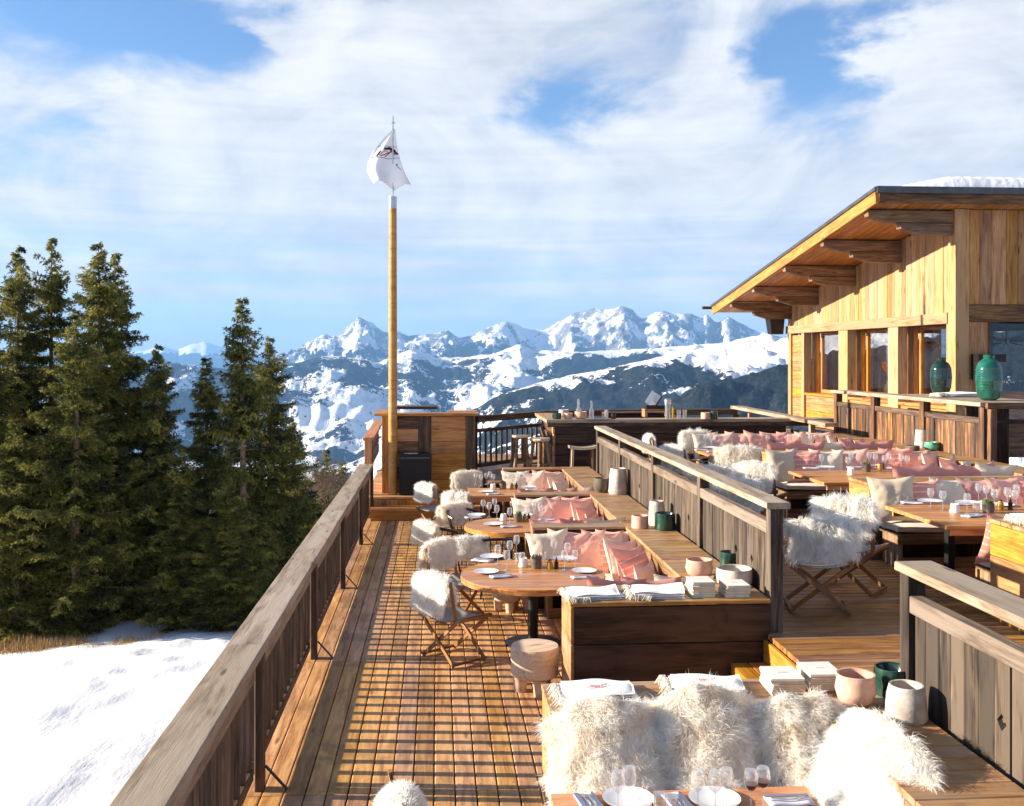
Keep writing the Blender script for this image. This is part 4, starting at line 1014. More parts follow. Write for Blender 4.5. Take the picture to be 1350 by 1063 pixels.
bench_row('upper terrace bench behind the nearest upper table', XU0, XU1, 11.35, 11.95, Z1, ZU, XU1)
bench_row('upper terrace bench behind the second table', XU0, XU1, 14.95, 15.45, Z1, ZU, XU1)
bench_row('farthest upper terrace bench under the log bar', XU0 - .1, XU1, 18.45, 18.9, Z1, ZU, XU1, True, False)
spine('upper plank shelf against the sunburnt balustrade, near part', XU1 + .005, XB - .01, 8.81, 11.9, Z1, ZU)
spine('upper plank shelf against the sunburnt balustrade, middle part', XU1 + .005, XB - .01, 11.91, 15.4, Z1, ZU)
spine('upper plank shelf against the sunburnt balustrade, far part', XU1 + .005, XB - .01, 15.41, 18.85, Z1, ZU)

# ------------------------------------------------------------------ cushions
def cushion_mesh(seed, mat, s=.5):
    key = ('cu', seed, mat.name, s)
    if key in _cache: return _cache[key]
    rg = np.random.default_rng(seed); n = 18; g = np.linspace(-1, 1, n + 1); U, V = np.meshgrid(g, g)
    ear = 1 + .07 * (np.abs(U * V)) ** 2.2
    x = U * ear * (1 - .07 * (1 - V ** 2)) ; y = V * ear * (1 - .07 * (1 - U ** 2))
    th = .30 * ((1 - np.abs(U) ** 2.6) * (1 - np.abs(V) ** 2.6)).clip(0) ** .55
    th *= 1 - .20 * np.exp(-((V - .55) / .4) ** 2 - (U / .35) ** 2) * rg.uniform(.3, 1)
    cr = ((fbm(U * 2.4 + seed, V * 2.4, 4, seed) - .5) * .13 + (fbm(U * 1.2 + V * 2 + seed, V * 6 - U * 4, 3, seed + 8, ridged=True) - .5) * .09) * (th / .3) ** .7
    rad = (fbm(np.arctan2(V, U) * 3 + seed, np.hypot(U, V), 2, seed + 4) - .5) * .09 * np.clip(np.hypot(U, V) - .4, 0, 1) * (th > 0)
    bend = .05 * (U ** 2) * rg.uniform(-1, 1) + .10 * np.clip(V - .4, 0, 1) * rg.uniform(-.6, 1)
    sag = .10 * np.exp(-((U) / .55) ** 2) * np.clip(V, 0, 1) ** 2 * rg.uniform(.2, 1.0)
    a = np.stack([x, (th + cr + rad) + bend, y - sag], -1).reshape(-1, 3); b = np.stack([x, -(th * .9 + cr) + bend, y - sag], -1).reshape(-1, 3)
    v = np.concatenate([a, b]) * s / 2; N = (n + 1) ** 2; i = np.arange(N).reshape(n + 1, n + 1)
    q = np.stack([i[:-1, :-1], i[:-1, 1:], i[1:, 1:], i[1:, :-1]], -1).reshape(-1, 4)
    f = np.concatenate([q[:, ::-1], q + N])
    _cache[key] = raw('cushion', v, f, mat, True); return _cache[key]
CCOL = {'cream': (M_cream, 'cream linen'), 'sand': (M_sand, 'sand coloured linen'), 'blush': (M_blush, 'blush pink linen'), 'coral': (M_coral, 'coral striped woven'), 'rose': (M_rose, 'dusty rose'), 'pale': (M_pale, 'pale pink')}
def cushions(specs, where, rowname):
    """specs: (x, y, z, facing angle, tilt, size, colour, seed)"""
    its = []
    for (x, y, z, rz, tilt, s, c, sd) in specs: its.append((scr(x, y, z)[0], x, y, z, rz, tilt, s, c, sd))
    its.sort(key=lambda q: q[0])
    for i, (_, x, y, z, rz, tilt, s, c, sd) in enumerate(its):
        m, nme = CCOL[c]
        o = link('cushion', cushion_mesh(sd, m, s), None, None, (x, y, z))
        o.rotation_euler = (tilt, random.gauss(0, .05), rz)
        tag(o, f'{nme} cushion, {ORD[i]} from left, {rowname} {where}', 'cushion', 'cushions leaning along the benches')
def far_row(xs, y, zb, cols, sizes=.5, tilt=-.26, s0=0):
    r = []
    for i, (x, c) in enumerate(zip(xs, cols)):
        s = sizes if not hasattr(sizes, '__len__') else sizes[i]
        r.append((x, y - .13 - random.uniform(0, .04), zb + s * .48, random.gauss(0, .12), tilt, s, c, s0 + i % 4))
    return r
def near_row(xs, y, zb, cols, s=.5, s0=0):
    return [(x, y + .13 + random.uniform(0, .05), zb + s * .55, random.gauss(0, .12), .30, s, c, s0 + i % 4) for i, (x, c) in enumerate(zip(xs, cols))]
def side_row(x, ys, zb, cols, s=.5, s0=0):
    return [(x - .13 - random.uniform(0, .04), y, zb + s * .49, R(52) + random.gauss(0, .2), -.30, s, c, s0 + i % 4) for i, (y, c) in enumerate(zip(ys, cols))]
SZ = .485
cushions(far_row([1.34, 1.56, 1.78, 1.99, 2.18], 12.15, SZ, ['cream', 'blush', 'blush', 'coral', 'pale'], .5), 'behind round table', 'back row')
cushions(side_row(XS, [11.75, 11.35, 10.95, 10.5, 10.1], SZ, ['cream', 'pale', 'blush', 'coral', 'pale'], .5, 1), 'beside round table', 'side row')
cushions(near_row([1.62, 1.98, 2.28], 9.05, SZ, ['rose', 'rose', 'cream'], .54, 2), 'behind dark bench block', 'near row')
cushions(far_row([1.36, 1.60, 1.88, 2.12], 15.05, SZ, ['cream', 'pale', 'blush', 'coral'], .5, -.26, 1), 'behind second lower table', 'back row')
cushions(side_row(XS, [14.6, 14.1, 13.6], SZ, ['pale', 'blush', 'coral'], .5), 'beside second lower table', 'side row')
cushions(near_row([1.45, 1.80, 2.10], 12.45, SZ, ['rose', 'rose', 'cream'], .54, 3), 'before second lower table', 'near row')
cushions(far_row([1.42, 1.72, 1.98, 2.20], 18.5, SZ, ['cream', 'pale', 'blush', 'blush'], .5, -.26, 2), 'of the farthest lower bench', 'back row')
cushions(side_row(XS, [17.9, 17.3, 16.8], SZ, ['cream', 'pale', 'cream'], .5), 'beside farthest lower table', 'side row')
cushions(near_row([1.50, 1.9, 2.15], 15.35, SZ, ['rose', 'rose', 'pale'], .54, 1), 'before farthest lower table', 'near row')
UZ = Z1 + .485
cushions(far_row([5.26, 5.62, 5.98, 6.32, 6.66, 7.0], 11.35, UZ, ['sand', 'coral', 'cream', 'rose', 'blush', 'coral'], [.52, .5, .5, .5, .5, .5]), 'behind nearest upper table', 'back row')
cushions(side_row(XU1, [10.9, 10.3, 9.8], UZ, ['pale', 'cream', 'blush'], .5, 1), 'beside nearest upper table', 'side row')
cushions(far_row([5.24, 5.56, 5.92, 6.30, 6.68, 7.02, 7.28], 14.95, UZ, ['sand', 'coral', 'cream', 'blush', 'rose', 'coral', 'blush'], [.52, .5, .5, .5, .5, .52, .5], -.26, 1), 'behind second upper table', 'back row')
cushions(side_row(XU1 + .05, [14.2, 13.6, 13.1, 12.7], UZ, ['pale', 'blush', 'pale', 'coral'], .5), 'beside second upper table', 'side row')
cushions(near_row([5.95, 6.3, 6.65, 6.98], 11.95, UZ, ['rose', 'rose', 'rose', 'cream'], .54, 2), 'before second upper table', 'near row')
cushions(far_row([5.0, 5.3, 5.62, 5.95, 6.3, 6.62, 6.95, 7.2], 18.45, UZ, ['cream', 'pale', 'blush', 'blush', 'rose', 'blush', 'cream', 'pale'], .5, -.26, 2), 'behind farthest upper table', 'back row')
cushions(side_row(XU1 + .05, [17.8, 17.2, 16.6, 16.0], UZ, ['pale', 'pale', 'blush', 'pale'], .5, 2), 'beside farthest upper table', 'side row')
cushions(near_row([5.5, 5.9, 6.3, 6.7, 7.05], 15.45, UZ, ['rose', 'rose', 'cream', 'rose', 'rose'], .54), 'before farthest upper table', 'near row')
cushions([(XU0 + .28, 8.99, UZ + .2, .1, .3, .5, 'coral', 1)], 'beside the honey bench end', 'pair')
cushions([(2.0, 8.99, .0 + .72, 0, .3, .001, 'coral', 1)][:0], '', '')

# ------------------------------------------------------------------ sheepskins
def fur_mat(name, base, tip):
    m, nt, b = nm(name); L = nt.links; at = _n(nt, 'Attribute'); at.attribute_name = 'fur_n'; tt = _n(nt, 'Attribute'); tt.attribute_name = 'fur_t'
    tc = _n(nt, 'TexCoord'); n1 = _noise(nt, tc.outputs['Object'], 7, 4)
    col = _mix(nt, tt.outputs['Fac'], base, tip); col = _mix(nt, _m(nt, 'MULTIPLY', _mr(nt, n1, .45, .7), .5), col, tuple(c * k for c, k in zip(base, (.95, .88, .76))))
    L.new(col, b.inputs['Base Color']); b.inputs['Roughness'].default_value = .7; b.inputs['Specular IOR Level'].default_value = .2; b.inputs['Sheen Weight'].default_value = .3
    out = nt.nodes['Material Output']; tr = _n(nt, 'BsdfTranslucent'); L.new(col, tr.inputs[0]); mx = _n(nt, 'MixShader'); mx.inputs[0].default_value = .5
    L.new(b.outputs[0], mx.inputs[1]); L.new(tr.outputs[0], mx.inputs[2]); L.new(mx.outputs[0], out.inputs[0])
    return m
M_fur = fur_mat('white_fleece', (.88, .85, .80), (.97, .97, .96)); M_furc = fur_mat('cream_fleece', (.90, .84, .75), (.98, .965, .93))
def fur_mesh(name, prof, width, seed, mat, n=5000, ln=.085, wd=.004, thick=.03, clump=1.0, droop=.55, wvar=.12, shear=0.0):
    """a fleece laid along a profile of (x, z) points; strands grow out of it and fall with gravity"""
    rg = np.random.default_rng(seed); P = np.array(prof, float)
    for _ in range(2):
        Q = [P[0]]
        for a, b in zip(P[:-1], P[1:]): Q += [a * .75 + b * .25, a * .25 + b * .75]
        Q.append(P[-1]); P = np.array(Q)
    seg = np.hypot(*np.diff(P, axis=0).T); s = np.concatenate([[0], np.cumsum(seg)]); Ltot = s[-1]
    T = np.gradient(P, s, axis=0); T /= np.linalg.norm(T, axis=1)[:, None] + 1e-9; Nn = np.stack([-T[:, 1], T[:, 0]], -1)      # left side of the path = hair side
    def surf(u, w):          # u along 0..1, w across -1..1
        q = u * Ltot; x = np.interp(q, s, P[:, 0]); z = np.interp(q, s, P[:, 1]); nx = np.interp(q, s, Nn[:, 0]); nz = np.interp(q, s, Nn[:, 1])
        hw = width / 2 * (1 + wvar * (fbm(u * 3 + seed, u * 0, 3, seed) - .5) * 2 - .30 * np.clip((np.abs(u - .5) - .36) / .14, 0, 1) ** 2)
        b = thick * (1 - np.abs(w) ** 2.6) + (fbm(u * 4 + seed, w * 2.0, 3, seed + 1) - .5) * .05
        y = w * hw + shear * (u - .5)
        return np.stack([x + nx * b, y, z + nz * b], -1), np.stack([nx, w * np.abs(w) * .7, nz], -1)
    gu, gw = np.meshgrid(np.linspace(0, 1, 30), np.linspace(-1, 1, 14)); b0, n0 = surf(gu.ravel(), gw.ravel()); i = np.arange(gu.size).reshape(gu.shape)
    fb = np.stack([i[:-1, :-1], i[:-1, 1:], i[1:, 1:], i[1:, :-1]], -1).reshape(-1, 4)
    u = rg.uniform(0, 1, n); w = rg.uniform(-1, 1, n); r0, nn = surf(u, w); nn /= np.linalg.norm(nn, axis=1)[:, None]
    # locks of wool share a lean
    cx = (fbm(u * Ltot * 11 + 3, w * width * 6, 2, seed + 9) - .5); cy = (fbm(u * Ltot * 11 + 31, w * width * 6 + 7, 2, seed + 19) - .5)
    lean = np.stack([cx, cy, cx * cy * 2], -1) * 1.5 * clump
    d = nn * .75 + lean + rg.normal(0, .20, (n, 3)); d[:, 2] -= droop * .6; d /= np.linalg.norm(d, axis=1)[:, None]
    l = ln * rg.uniform(.55, 1.25, n) * (.75 + .9 * (cx + .25)); l = l[:, None]
    m1 = r0 + d * l * .5; d2 = d + lean * .35; d2[:, 2] -= droop; d2 /= np.linalg.norm(d2, axis=1)[:, None]
    m2 = m1 + d2 * l * .35; d3 = d2 + rg.normal(0, .35, (n, 3)); d3[:, 2] -= droop * .4; d3 /= np.linalg.norm(d3, axis=1)[:, None]; tip = m2 + d3 * l * .3
    sd = np.cross(d, rg.normal(0, 1, (n, 3))); sd /= np.linalg.norm(sd, axis=1)[:, None] + 1e-9; sd *= (wd * rg.uniform(.6, 1.3, n))[:, None] / 2
    V = np.stack([r0 - sd, r0 + sd, m1 - sd * .9, m1 + sd * .9, m2 - sd * .55, m2 + sd * .55, tip], 1).reshape(-1, 3)
    k = (np.arange(n) * 7)[:, None]
    tri = np.concatenate([k + np.array([[0, 1, 3]]), k + np.array([[0, 3, 2]]), k + np.array([[2, 3, 5]]), k + np.array([[2, 5, 4]]), k + np.array([[4, 5, 6]])])
    nb = len(b0); tb = np.concatenate([fb[:, [0, 1, 2]], fb[:, [0, 2, 3]]])
    VV = np.concatenate([b0, V]); F = np.concatenate([tb, tri + nb])
    me = raw(name, VV, F, mat, True)
    fn = nn * .75 + d * .35; fn[:, 2] += .12; fn /= np.linalg.norm(fn, axis=1)[:, None]
    N_ = np.concatenate([n0, np.repeat(fn, 7, 0)]).astype(np.float32); a = me.attributes.new('fur_n', 'FLOAT_VECTOR', 'POINT'); a.data.foreach_set('vector', N_.ravel())
    t_ = np.concatenate([np.zeros(nb), np.tile([0, 0, .6, .6, .9, .9, 1.0], n)]).astype(np.float32); a = me.attributes.new('fur_t', 'FLOAT', 'POINT'); a.data.foreach_set('value', t_)
    return me
# fleece hung over a chair back; the chair faces +X, its back rail stands at x = 0, z = 0 is the rail's top
def drape(a, b, r=.03): return [(-r - .03, -a), (-r - .01, -a * .5), (-r, -.03), (0, .022), (r, -.03), (r, -b * .5), (r + .02, -b)]
FUR = [fur_mesh('sheepskin', drape(.32, .26), .52, 1, M_fur, 12000, .070, .0042),
       fur_mesh('sheepskin', drape(.29, .27), .54, 2, M_furc, 12000, .062, .0042),
       fur_mesh('sheepskin', drape(.30, .20), .58, 3, M_fur, 14000, .10, .0042, clump=1.3),
       fur_mesh('sheepskin', drape(.27, .24), .46, 4, M_fur, 10000, .055, .0045, clump=.6)]
FUR.append(fur_mesh('sheepskin', drape(.24, .22, .05), .30, 9, M_fur, 22000, .042, .0026, .06, .5, .4))
def skin(kind, x, y, z, rz, label, sc=1.0):
    o = link('sheepskin', FUR[kind], None, None, (x, y, z)); o.rotation_euler = (0, 0, rz); o.scale = (sc, sc, sc)
    return tag(o, label, 'sheepskin', 'sheepskins thrown over the chairs')
# ------------------------------------------------------------------ chairs
def make_director(name='folding_chair'):
    t = thing(name, 'x', 'chair', (0, 0, 0), 0, 'folding canvas chairs')
    w, dp = .27, .21
    for s in (-1, 1):
        beam('seat_rail', (-dp - .03, s * w, .455), (dp + .06, s * w, .455), .045, .035, M_teak, t)
        beam('upright', (-dp + .02, s * w, .47), (-dp - .05, s * w, .86), .04, .022, M_teak, t, (1, 0, 0))
        bx('hinge_plate', -dp - .01, -dp + .06, s * (w + .024) - .002, s * (w + .024) + .002, .44, .47, M_steel, t)
        beam('foot_rail', (-dp, s * (w - .0), .03), (dp, s * (w - .0), .03), .03, .022, M_teak, t)
    for xx in (-dp + .01, dp - .01):
        for s in (-1, 1): beam('leg', (xx + s * .012, -s * w, .44), (xx + s * .012, s * w, .015), .04, .022, M_teak, t, (1, 0, 0))
    v = []; f = []; nx, ny = 4, 10
    for sd in (0, -.006):
        for i in range(nx + 1):
            for j in range(ny + 1):
                y = -w + 2 * w * j / ny; v.append((-dp - .01 + (2 * dp + .03) * i / nx, y, .472 - .045 * (1 - (y / w) ** 2) + sd))
    N = (nx + 1) * (ny + 1)
    for i in range(nx):
        for j in range(ny):
            a = i * (ny + 1) + j; f += [(a, a + ny + 1, a + ny + 2, a + 1), (a + N, a + N + 1, a + N + ny + 2, a + N + ny + 1)]
    link('seat', raw('seat', v, f, M_canvas, True), None, t)
    v = []; f = []
    for sd in (0, -.008):
        for i in range(2):
            for j in range(7): y = -w + 2 * w * j / 6; v.append((-dp - .02 - .03 * i - .02 * (1 - (y / w) ** 2) + sd, y, .66 + .19 * i))
    for j in range(6): f += [(j, j + 1, j + 8, j + 7), (14 + j, 14 + j + 7, 14 + j + 8, 14 + j + 1)]
    link('backrest', raw('backrest', v, f, M_canvas, True), None, t)
    return t
def make_bent(name='bentwood_armchair'):
    t = thing(name, 'x', 'chair', (0, 0, 0), 0, 'dark bentwood armchairs')
    MB().lathe([(0, .43), (.19, .43), (.22, .445), (.21, .46), (0, .452)], 18).build('seat', M_ebony, t, smooth=True)
    for sx in (-1, 1):
        for sy in (-1, 1): MB().tube([(sx * .13, sy * .14, .44), (sx * .19, sy * .20, .0)], [.017, .012], 7).build('leg', M_ebony, t, smooth=True)
    MB().tube([(-.165, -.17, .2), (.165, -.17, .2)], .009, 6).tube([(-.165, .17, .2), (.165, .17, .2)], .009, 6).tube([(0, -.17, .2), (0, .17, .2)], .009, 6).build('stretcher', M_ebony, t, smooth=True)
    arc = [(.16 * 1.3 if k in (0, 12) else 0, 0, 0) for k in range(13)]
    pts = []
    for k in range(13):
        a = R(-105 + 210 * k / 12); pts.append((-.27 * math.cos(a) * .95, .28 * math.sin(a), .70 + .07 * math.cos(a)))
    MB().tube(pts, [.016] + [.02] * 11 + [.016], 8).build('back_rail', M_ebony, t, smooth=True)
    for k in range(1, 12):
        p = pts[k]; q = (p[0] * .72, p[1] * .70, .45); MB().tube([q, p], .008, 5).build('spindle', M_ebony, t, smooth=True)
    return t
proto_d = make_director(); proto_b = make_bent(); used = {id(proto_d): 0, id(proto_b): 0}
def chair(proto, x, y, z, rz, label):
    o = proto if used[id(proto)] == 0 else copy_tree(proto)
    used[id(proto)] += 1; o.location = (x, y, z); o.rotation_euler = (0, 0, rz); o['label'] = label; return o
def ch(proto, x, y, z, deg, label, fur=None, flabel=None, lift=0, sc=1.0):
    rz = R(deg); chair(proto, x, y, z, rz, label)
    if fur is not None:
        if proto is proto_d: bxk, h = -.26, .865
        else: bxk, h = -.27, .785
        skin(fur, x + bxk * math.cos(rz), y + bxk * math.sin(rz), z + h + lift, rz, flabel, sc)
ch(proto_d, .16, 10.24, 0, 37, 'folding canvas chair nearest the railing, left of the round table', 0, 'shaggy white sheepskin on the front folding chair by the round table')
ch(proto_d, .22, 11.75, 0, -35, 'folding canvas chair behind the first, on the far left of the round table', 1, 'cream sheepskin on the second folding chair, just behind the shaggy one')
ch(proto_b, .72, 12.9, 0, 95, 'dark bentwood armchair with its curved back to the round table')
ch(proto_b, .05, 13.9, 0, 35, 'dark bentwood armchair seen from its spindled side, left of second table', 1, 'small white sheepskin over the left bentwood armchair', .0, .9)
ch(proto_b, .40, 15.05, 0, -55, 'dark bentwood armchair at the far corner of the second table', 1, 'white sheepskin above the dark armrest, second table', .02)
ch(proto_d, .42, 16.3, 0, 60, 'folding chair hidden by fleece, before the farthest lower table', 3, 'white sheepskin just behind the one with the dark armrest')
ch(proto_d, -.02, 17.4, 0, 42, 'folding chair farthest left, beside the black cabinet', 3, 'small fluffy sheepskin standing before the black cabinet', .0, .95)
ch(proto_d, .62, 19.0 - .55, 0, -70, 'folding chair on the far side of the farthest lower table', 1, 'wide cream sheepskin below the box bar, farthest on the lower deck', .03)
o = skin(3, .66, 12.62, .80, R(95), 'white sheepskin slipping off the curved back of the dark armchair', .9); o.location = (.42, 12.72, .76)
ch(proto_d, .06, 5.22, 0, 15, 'folding chair at the bottom edge, hidden but for its fleece', 4, 'round white fleece top at the bottom edge of the photo', -.07, 1.0)
ch(proto_d, 3.60, 9.25, Z1, 78, 'dark folding chair with striped light on its seat, next to the railing post', 2, 'long haired white sheepskin beside the railing post', -.02)
ch(proto_d, 4.25, 9.95, Z1, 48, 'dark folding chair turned to the nearest upper table', 2, 'bright long haired sheepskin, right one of the near pair', .06)
ch(proto_d, 4.55, 13.75, Z1, 50, 'folding chair under a bright fleece by the second upper table', 0, 'bright sheepskin left of the sand cushion, upper terrace', .02, 1.05)
ch(proto_d, 4.80, 15.7, Z1, 75, 'folding chair behind, between second and farthest upper tables', 1, 'white sheepskin just behind and left of the bright one', .05, 1.25)
ch(proto_b, 3.80, 12.2, Z1, 60, 'bentwood chair just behind the board railing, upper terrace', 3, 'smooth white fleece showing over the middle of the board railing', .06, 1.25)
ch(proto_b, 3.85, 13.7, Z1, 60, 'bentwood chair behind the railing, farther of two', 1, 'short fleece low over the board railing, beyond the smooth one', .05, 1.2)
ch(proto_d, 4.95, 19.05 - .55, Z1, -80, 'folding chair at the foot of the log bar', 3, 'wide white sheepskin in front of the dark log bar', .05, 1.3)
ch(proto_d, 4.20, 18.4, Z1, 0, 'folding chair farthest left behind the board railing', 3, 'small tufted fleece by the far end of the board railing', .02, .95)
ch(proto_d, 4.15, 16.6, Z1, 30, 'folding chair before the log bar, half hidden by the railing', 0, 'woolly fleece touching the board railing in front of the log bar')
# foreground fleeces leaning on the near bench
for i, (x, wdt, sd, lab, mt) in enumerate(((.96, .64, 21, 'leftmost of the big shaggy fleeces on the foreground bench', M_furc), (1.54, .62, 22, 'second from left of the big fleeces, below the right embroidered towel', M_furc),
                                     (2.12, .66, 23, 'third big fleece on the foreground bench, creamy and flat', M_furc))):
    top = [(.02, 1.05), (.0, 1.075), (-.03, 1.05)] if i != 1 else [(.05, 1.06), (.15, 1.10), (.22, 1.05)][::1]
    prof = [(-.56, .50), (-.44, .56), (-.31, .68), (-.18, .83), (-.08, .94)] + ([(-.02, .98), (.0, 1.0)] if i != 1 else [(-.02, 1.0), (.03, 1.03)])
    me = fur_mesh('sheepskin', prof, wdt, sd, mt, 46000, .075, .0024, .14, 1.3, .5, .16)
    o = link('sheepskin', me, None, None, (x, 5.83, 0)); o.rotation_euler = (0, 0, R(90))
    tag(o, lab, 'sheepskin', 'sheepskins on the foreground bench')
prof = [(-.46, .55), (-.36, .64), (-.25, .80), (-.12, .95), (-.02, 1.02), (.05, 1.035)]
o = link('sheepskin', fur_mesh('sheepskin', prof, 1.0, 31, M_fur, 52000, .078, .0025, .07, 1.0, .85, .12, .10), None, None, (2.42, 5.12, 0)); o.rotation_euler = (0, 0, R(0))
tag(o, 'brightest big fleece, rightmost in the foreground, spread over the corner shelf', 'sheepskin', 'sheepskins on the foreground bench')

# ------------------------------------------------------------------ tables
def round_table(label, cx, cy, r, group=None):
    t = thing('round_table', label, 'table', (cx, cy, 0)); zt = .75; n = 9; w = 2 * r / n
    for i in range(n):
        y0, y1 = -r + i * w + .003, -r + (i + 1) * w - .003; v = []
        ys = np.linspace(y0, y1, 6); ro = r - .002
        right = [(math.sqrt(max(0, ro * ro - y * y)), y) for y in ys]; left = [(-math.sqrt(max(0, ro * ro - y * y)), y) for y in ys[::-1]]
        sec = right + left; m = len(sec); yc = (y0 + y1) / 2
        v = [(x, y - yc, -.02) for x, y in sec] + [(x, y - yc, .0) for x, y in sec]
        f = [tuple(range(m - 1, -1, -1)), tuple(range(m, 2 * m))] + [(k, (k + 1) % m, (k + 1) % m + m, k + m) for k in range(m)]
        link('plank', raw('plank', v, f, M_table), None, t, (0, yc, zt))
    MB().lathe([(r - .06, zt - .06), (r, zt - .06), (r + .004, zt - .022), (r - .06, zt - .022)], 48).build('rim', M_table, t, smooth=True)
    MB().tube([(0, 0, .02), (0, 0, zt - .02)], .055, 16).build('column', M_black, t, smooth=True)
    MB().lathe([(.0, 0), (.30, 0), (.30, .012), (.07, .03), (0, .03)], 32).build('base', M_black, t, smooth=True)
    beam('bearer', (-r * .7, 0, zt - .045), (r * .7, 0, zt - .045), .08, .04, M_black, t)
    return t
def rect_table(label, x0, x1, y0, y1, zf, zt, nn=6):
    t = thing('plank_table', label, 'table', ((x0 + x1) / 2, (y0 + y1) / 2, zf)); hx, hy = (x1 - x0) / 2, (y1 - y0) / 2; h = zt - zf; w = 2 * hy / nn
    for i in range(nn): bx('plank', -hx, hx, -hy + i * w + .0015, -hy + (i + 1) * w - .0015, h - .04, h, M_table, t, 'x', .0006)
    bx('apron', -hx + .06, hx - .06, -hy + .05, -hy + .08, h - .11, h - .042, M_table, t, 'x'); bx('apron', -hx + .06, hx - .06, hy - .08, hy - .05, h - .11, h - .042, M_table, t, 'x')
    for s in (-1, 1):
        bx('column', s * hx * .6 - .04, s * hx * .6 + .04, -.04, .04, .02, h - .042, M_black, t, 'z'); bx('base', s * hx * .6 - .05, s * hx * .6 + .05, -hy * .7, hy * .7, 0, .02, M_black, t, 'y')
    return t
TX, TY = 1.02, 10.72
round_table('large round oak table on a black column in the middle of the deck', TX, TY, .78)
round_table('second round table, halfway along the lower terrace', .98, 13.85, .62)
rect_table('farthest lower table with straight edges and a row of glasses', .52, 1.75, 16.75, 17.75, 0, .75)
rect_table('orange plank table cut by the bottom edge of the photo', .60, 2.02, 4.35, 5.32, 0, .75)
rect_table('nearest upper plank table with its sharp left corner in view', 4.96, 6.9, 9.40, 10.75, Z1, 1.44)
rect_table('second upper plank table, right of the bright fleece', 5.06, 6.9, 12.75, 14.1, Z1, 1.44)
rect_table('farthest upper table with navy napkins, in front of the log bar', 4.55, 6.6, 16.2, 17.4, Z1, 1.44)

# ------------------------------------------------------------------ log stools and other stools
def log_stool(x, y, r, h, label):
    t = thing('log_stool', label, 'stool', (x, y, 0), .3, 'pale log stools')
    MB().lathe([(0, h * .36), (r * .9, h * .36), (r, h * .40), (r * 1.0, h - .015), (r * .97, h), (0, h)], 30, wob=.008).build('seat', M_log, t, smooth=True)
    for k in range(3):
        a = k * 2.094 + .5; MB().lathe([(.0, 0), (r * .26, 0), (r * .30, h * .2), (r * .32, h * .355), (0, h * .355)], 12, r * .62 * math.cos(a), r * .62 * math.sin(a)).build('leg', M_log, t, smooth=True)
X, Y = W(705, 912, 0); log_stool(X, Y, .222, .43, 'big pale log stool with stubby legs at the end of the dark bench block')
X, Y = W(668, 805, 0); log_stool(X, Y, .17, .38, 'pale log stool under the round table, left one')
X, Y = W(690, 801, 0); log_stool(X, Y, .17, .38, 'pale log stool under the round table, right one')
def bar_stool(x, y, h, rz, label, mat=M_seatwood):
    t = thing('bar_stool', label, 'stool', (x, y, Z1), rz, 'rustic stools by the bar')
    MB().lathe([(0, h - .05), (.19, h - .05), (.21, h - .025), (.20, h), (0, h - .008)], 14, wob=.06).build('seat', M_log, t, smooth=True)
    for k in range(4):
        a = k * math.pi / 2 + .78; MB().tube([(.12 * math.cos(a), .12 * math.sin(a), h - .05), (.17 * math.cos(a), .17 * math.sin(a), h * .5), (.24 * math.cos(a), .24 * math.sin(a), 0)], [.035, .032, .04], 7).build('leg', mat, t, smooth=True)
    MB().tube([(.16, .16, .3), (-.16, .16, .3)], .02, 6).build('stretcher', mat, t, smooth=True); MB().tube([(.16, -.16, .3), (-.16, -.16, .3)], .02, 6).build('stretcher', mat, t, smooth=True)
bar_stool(1.62, 19.7, .84, .2, 'rough timber bar stool, left one of the pair beside the log bar')
bar_stool(1.98, 19.35, .80, .6, 'rough timber bar stool, right one of the pair beside the log bar')
def small_stool(x, y):
    t = thing('milking_stool', 'small stool with a dished pale seat in front of the log bar', 'stool', (x, y, Z1))
    v = []; f = []
    for s in (0, -.05):
        for i in range(9):
            for j in range(3): u = i / 8 * 2 - 1; v.append((u * .27, (j - 1) * .14, .68 - .035 * (1 - u * u) + s))
    for i in range(8):
        for j in range(2): a = i * 3 + j; f += [(a, a + 3, a + 4, a + 1), (a + 27, a + 28, a + 31, a + 30)]
    for i in range(8): f += [(i * 3, i * 3 + 27, i * 3 + 30, i * 3 + 3), (i * 3 + 2, i * 3 + 5, i * 3 + 32, i * 3 + 29)]
    f += [(0, 1, 28, 27), (1, 2, 29, 28), (24, 51, 52, 25), (25, 52, 53, 26)]
    link('seat', raw('seat', v, f, M_log), None, t)
    for sx in (-1, 1):
        for sy in (-1, 1): beam('leg', (sx * .19, sy * .08, .63), (sx * .22, sy * .11, 0), .05, .045, M_log if sx < 0 else M_seatwood, t)
small_stool(2.78, 19.15)
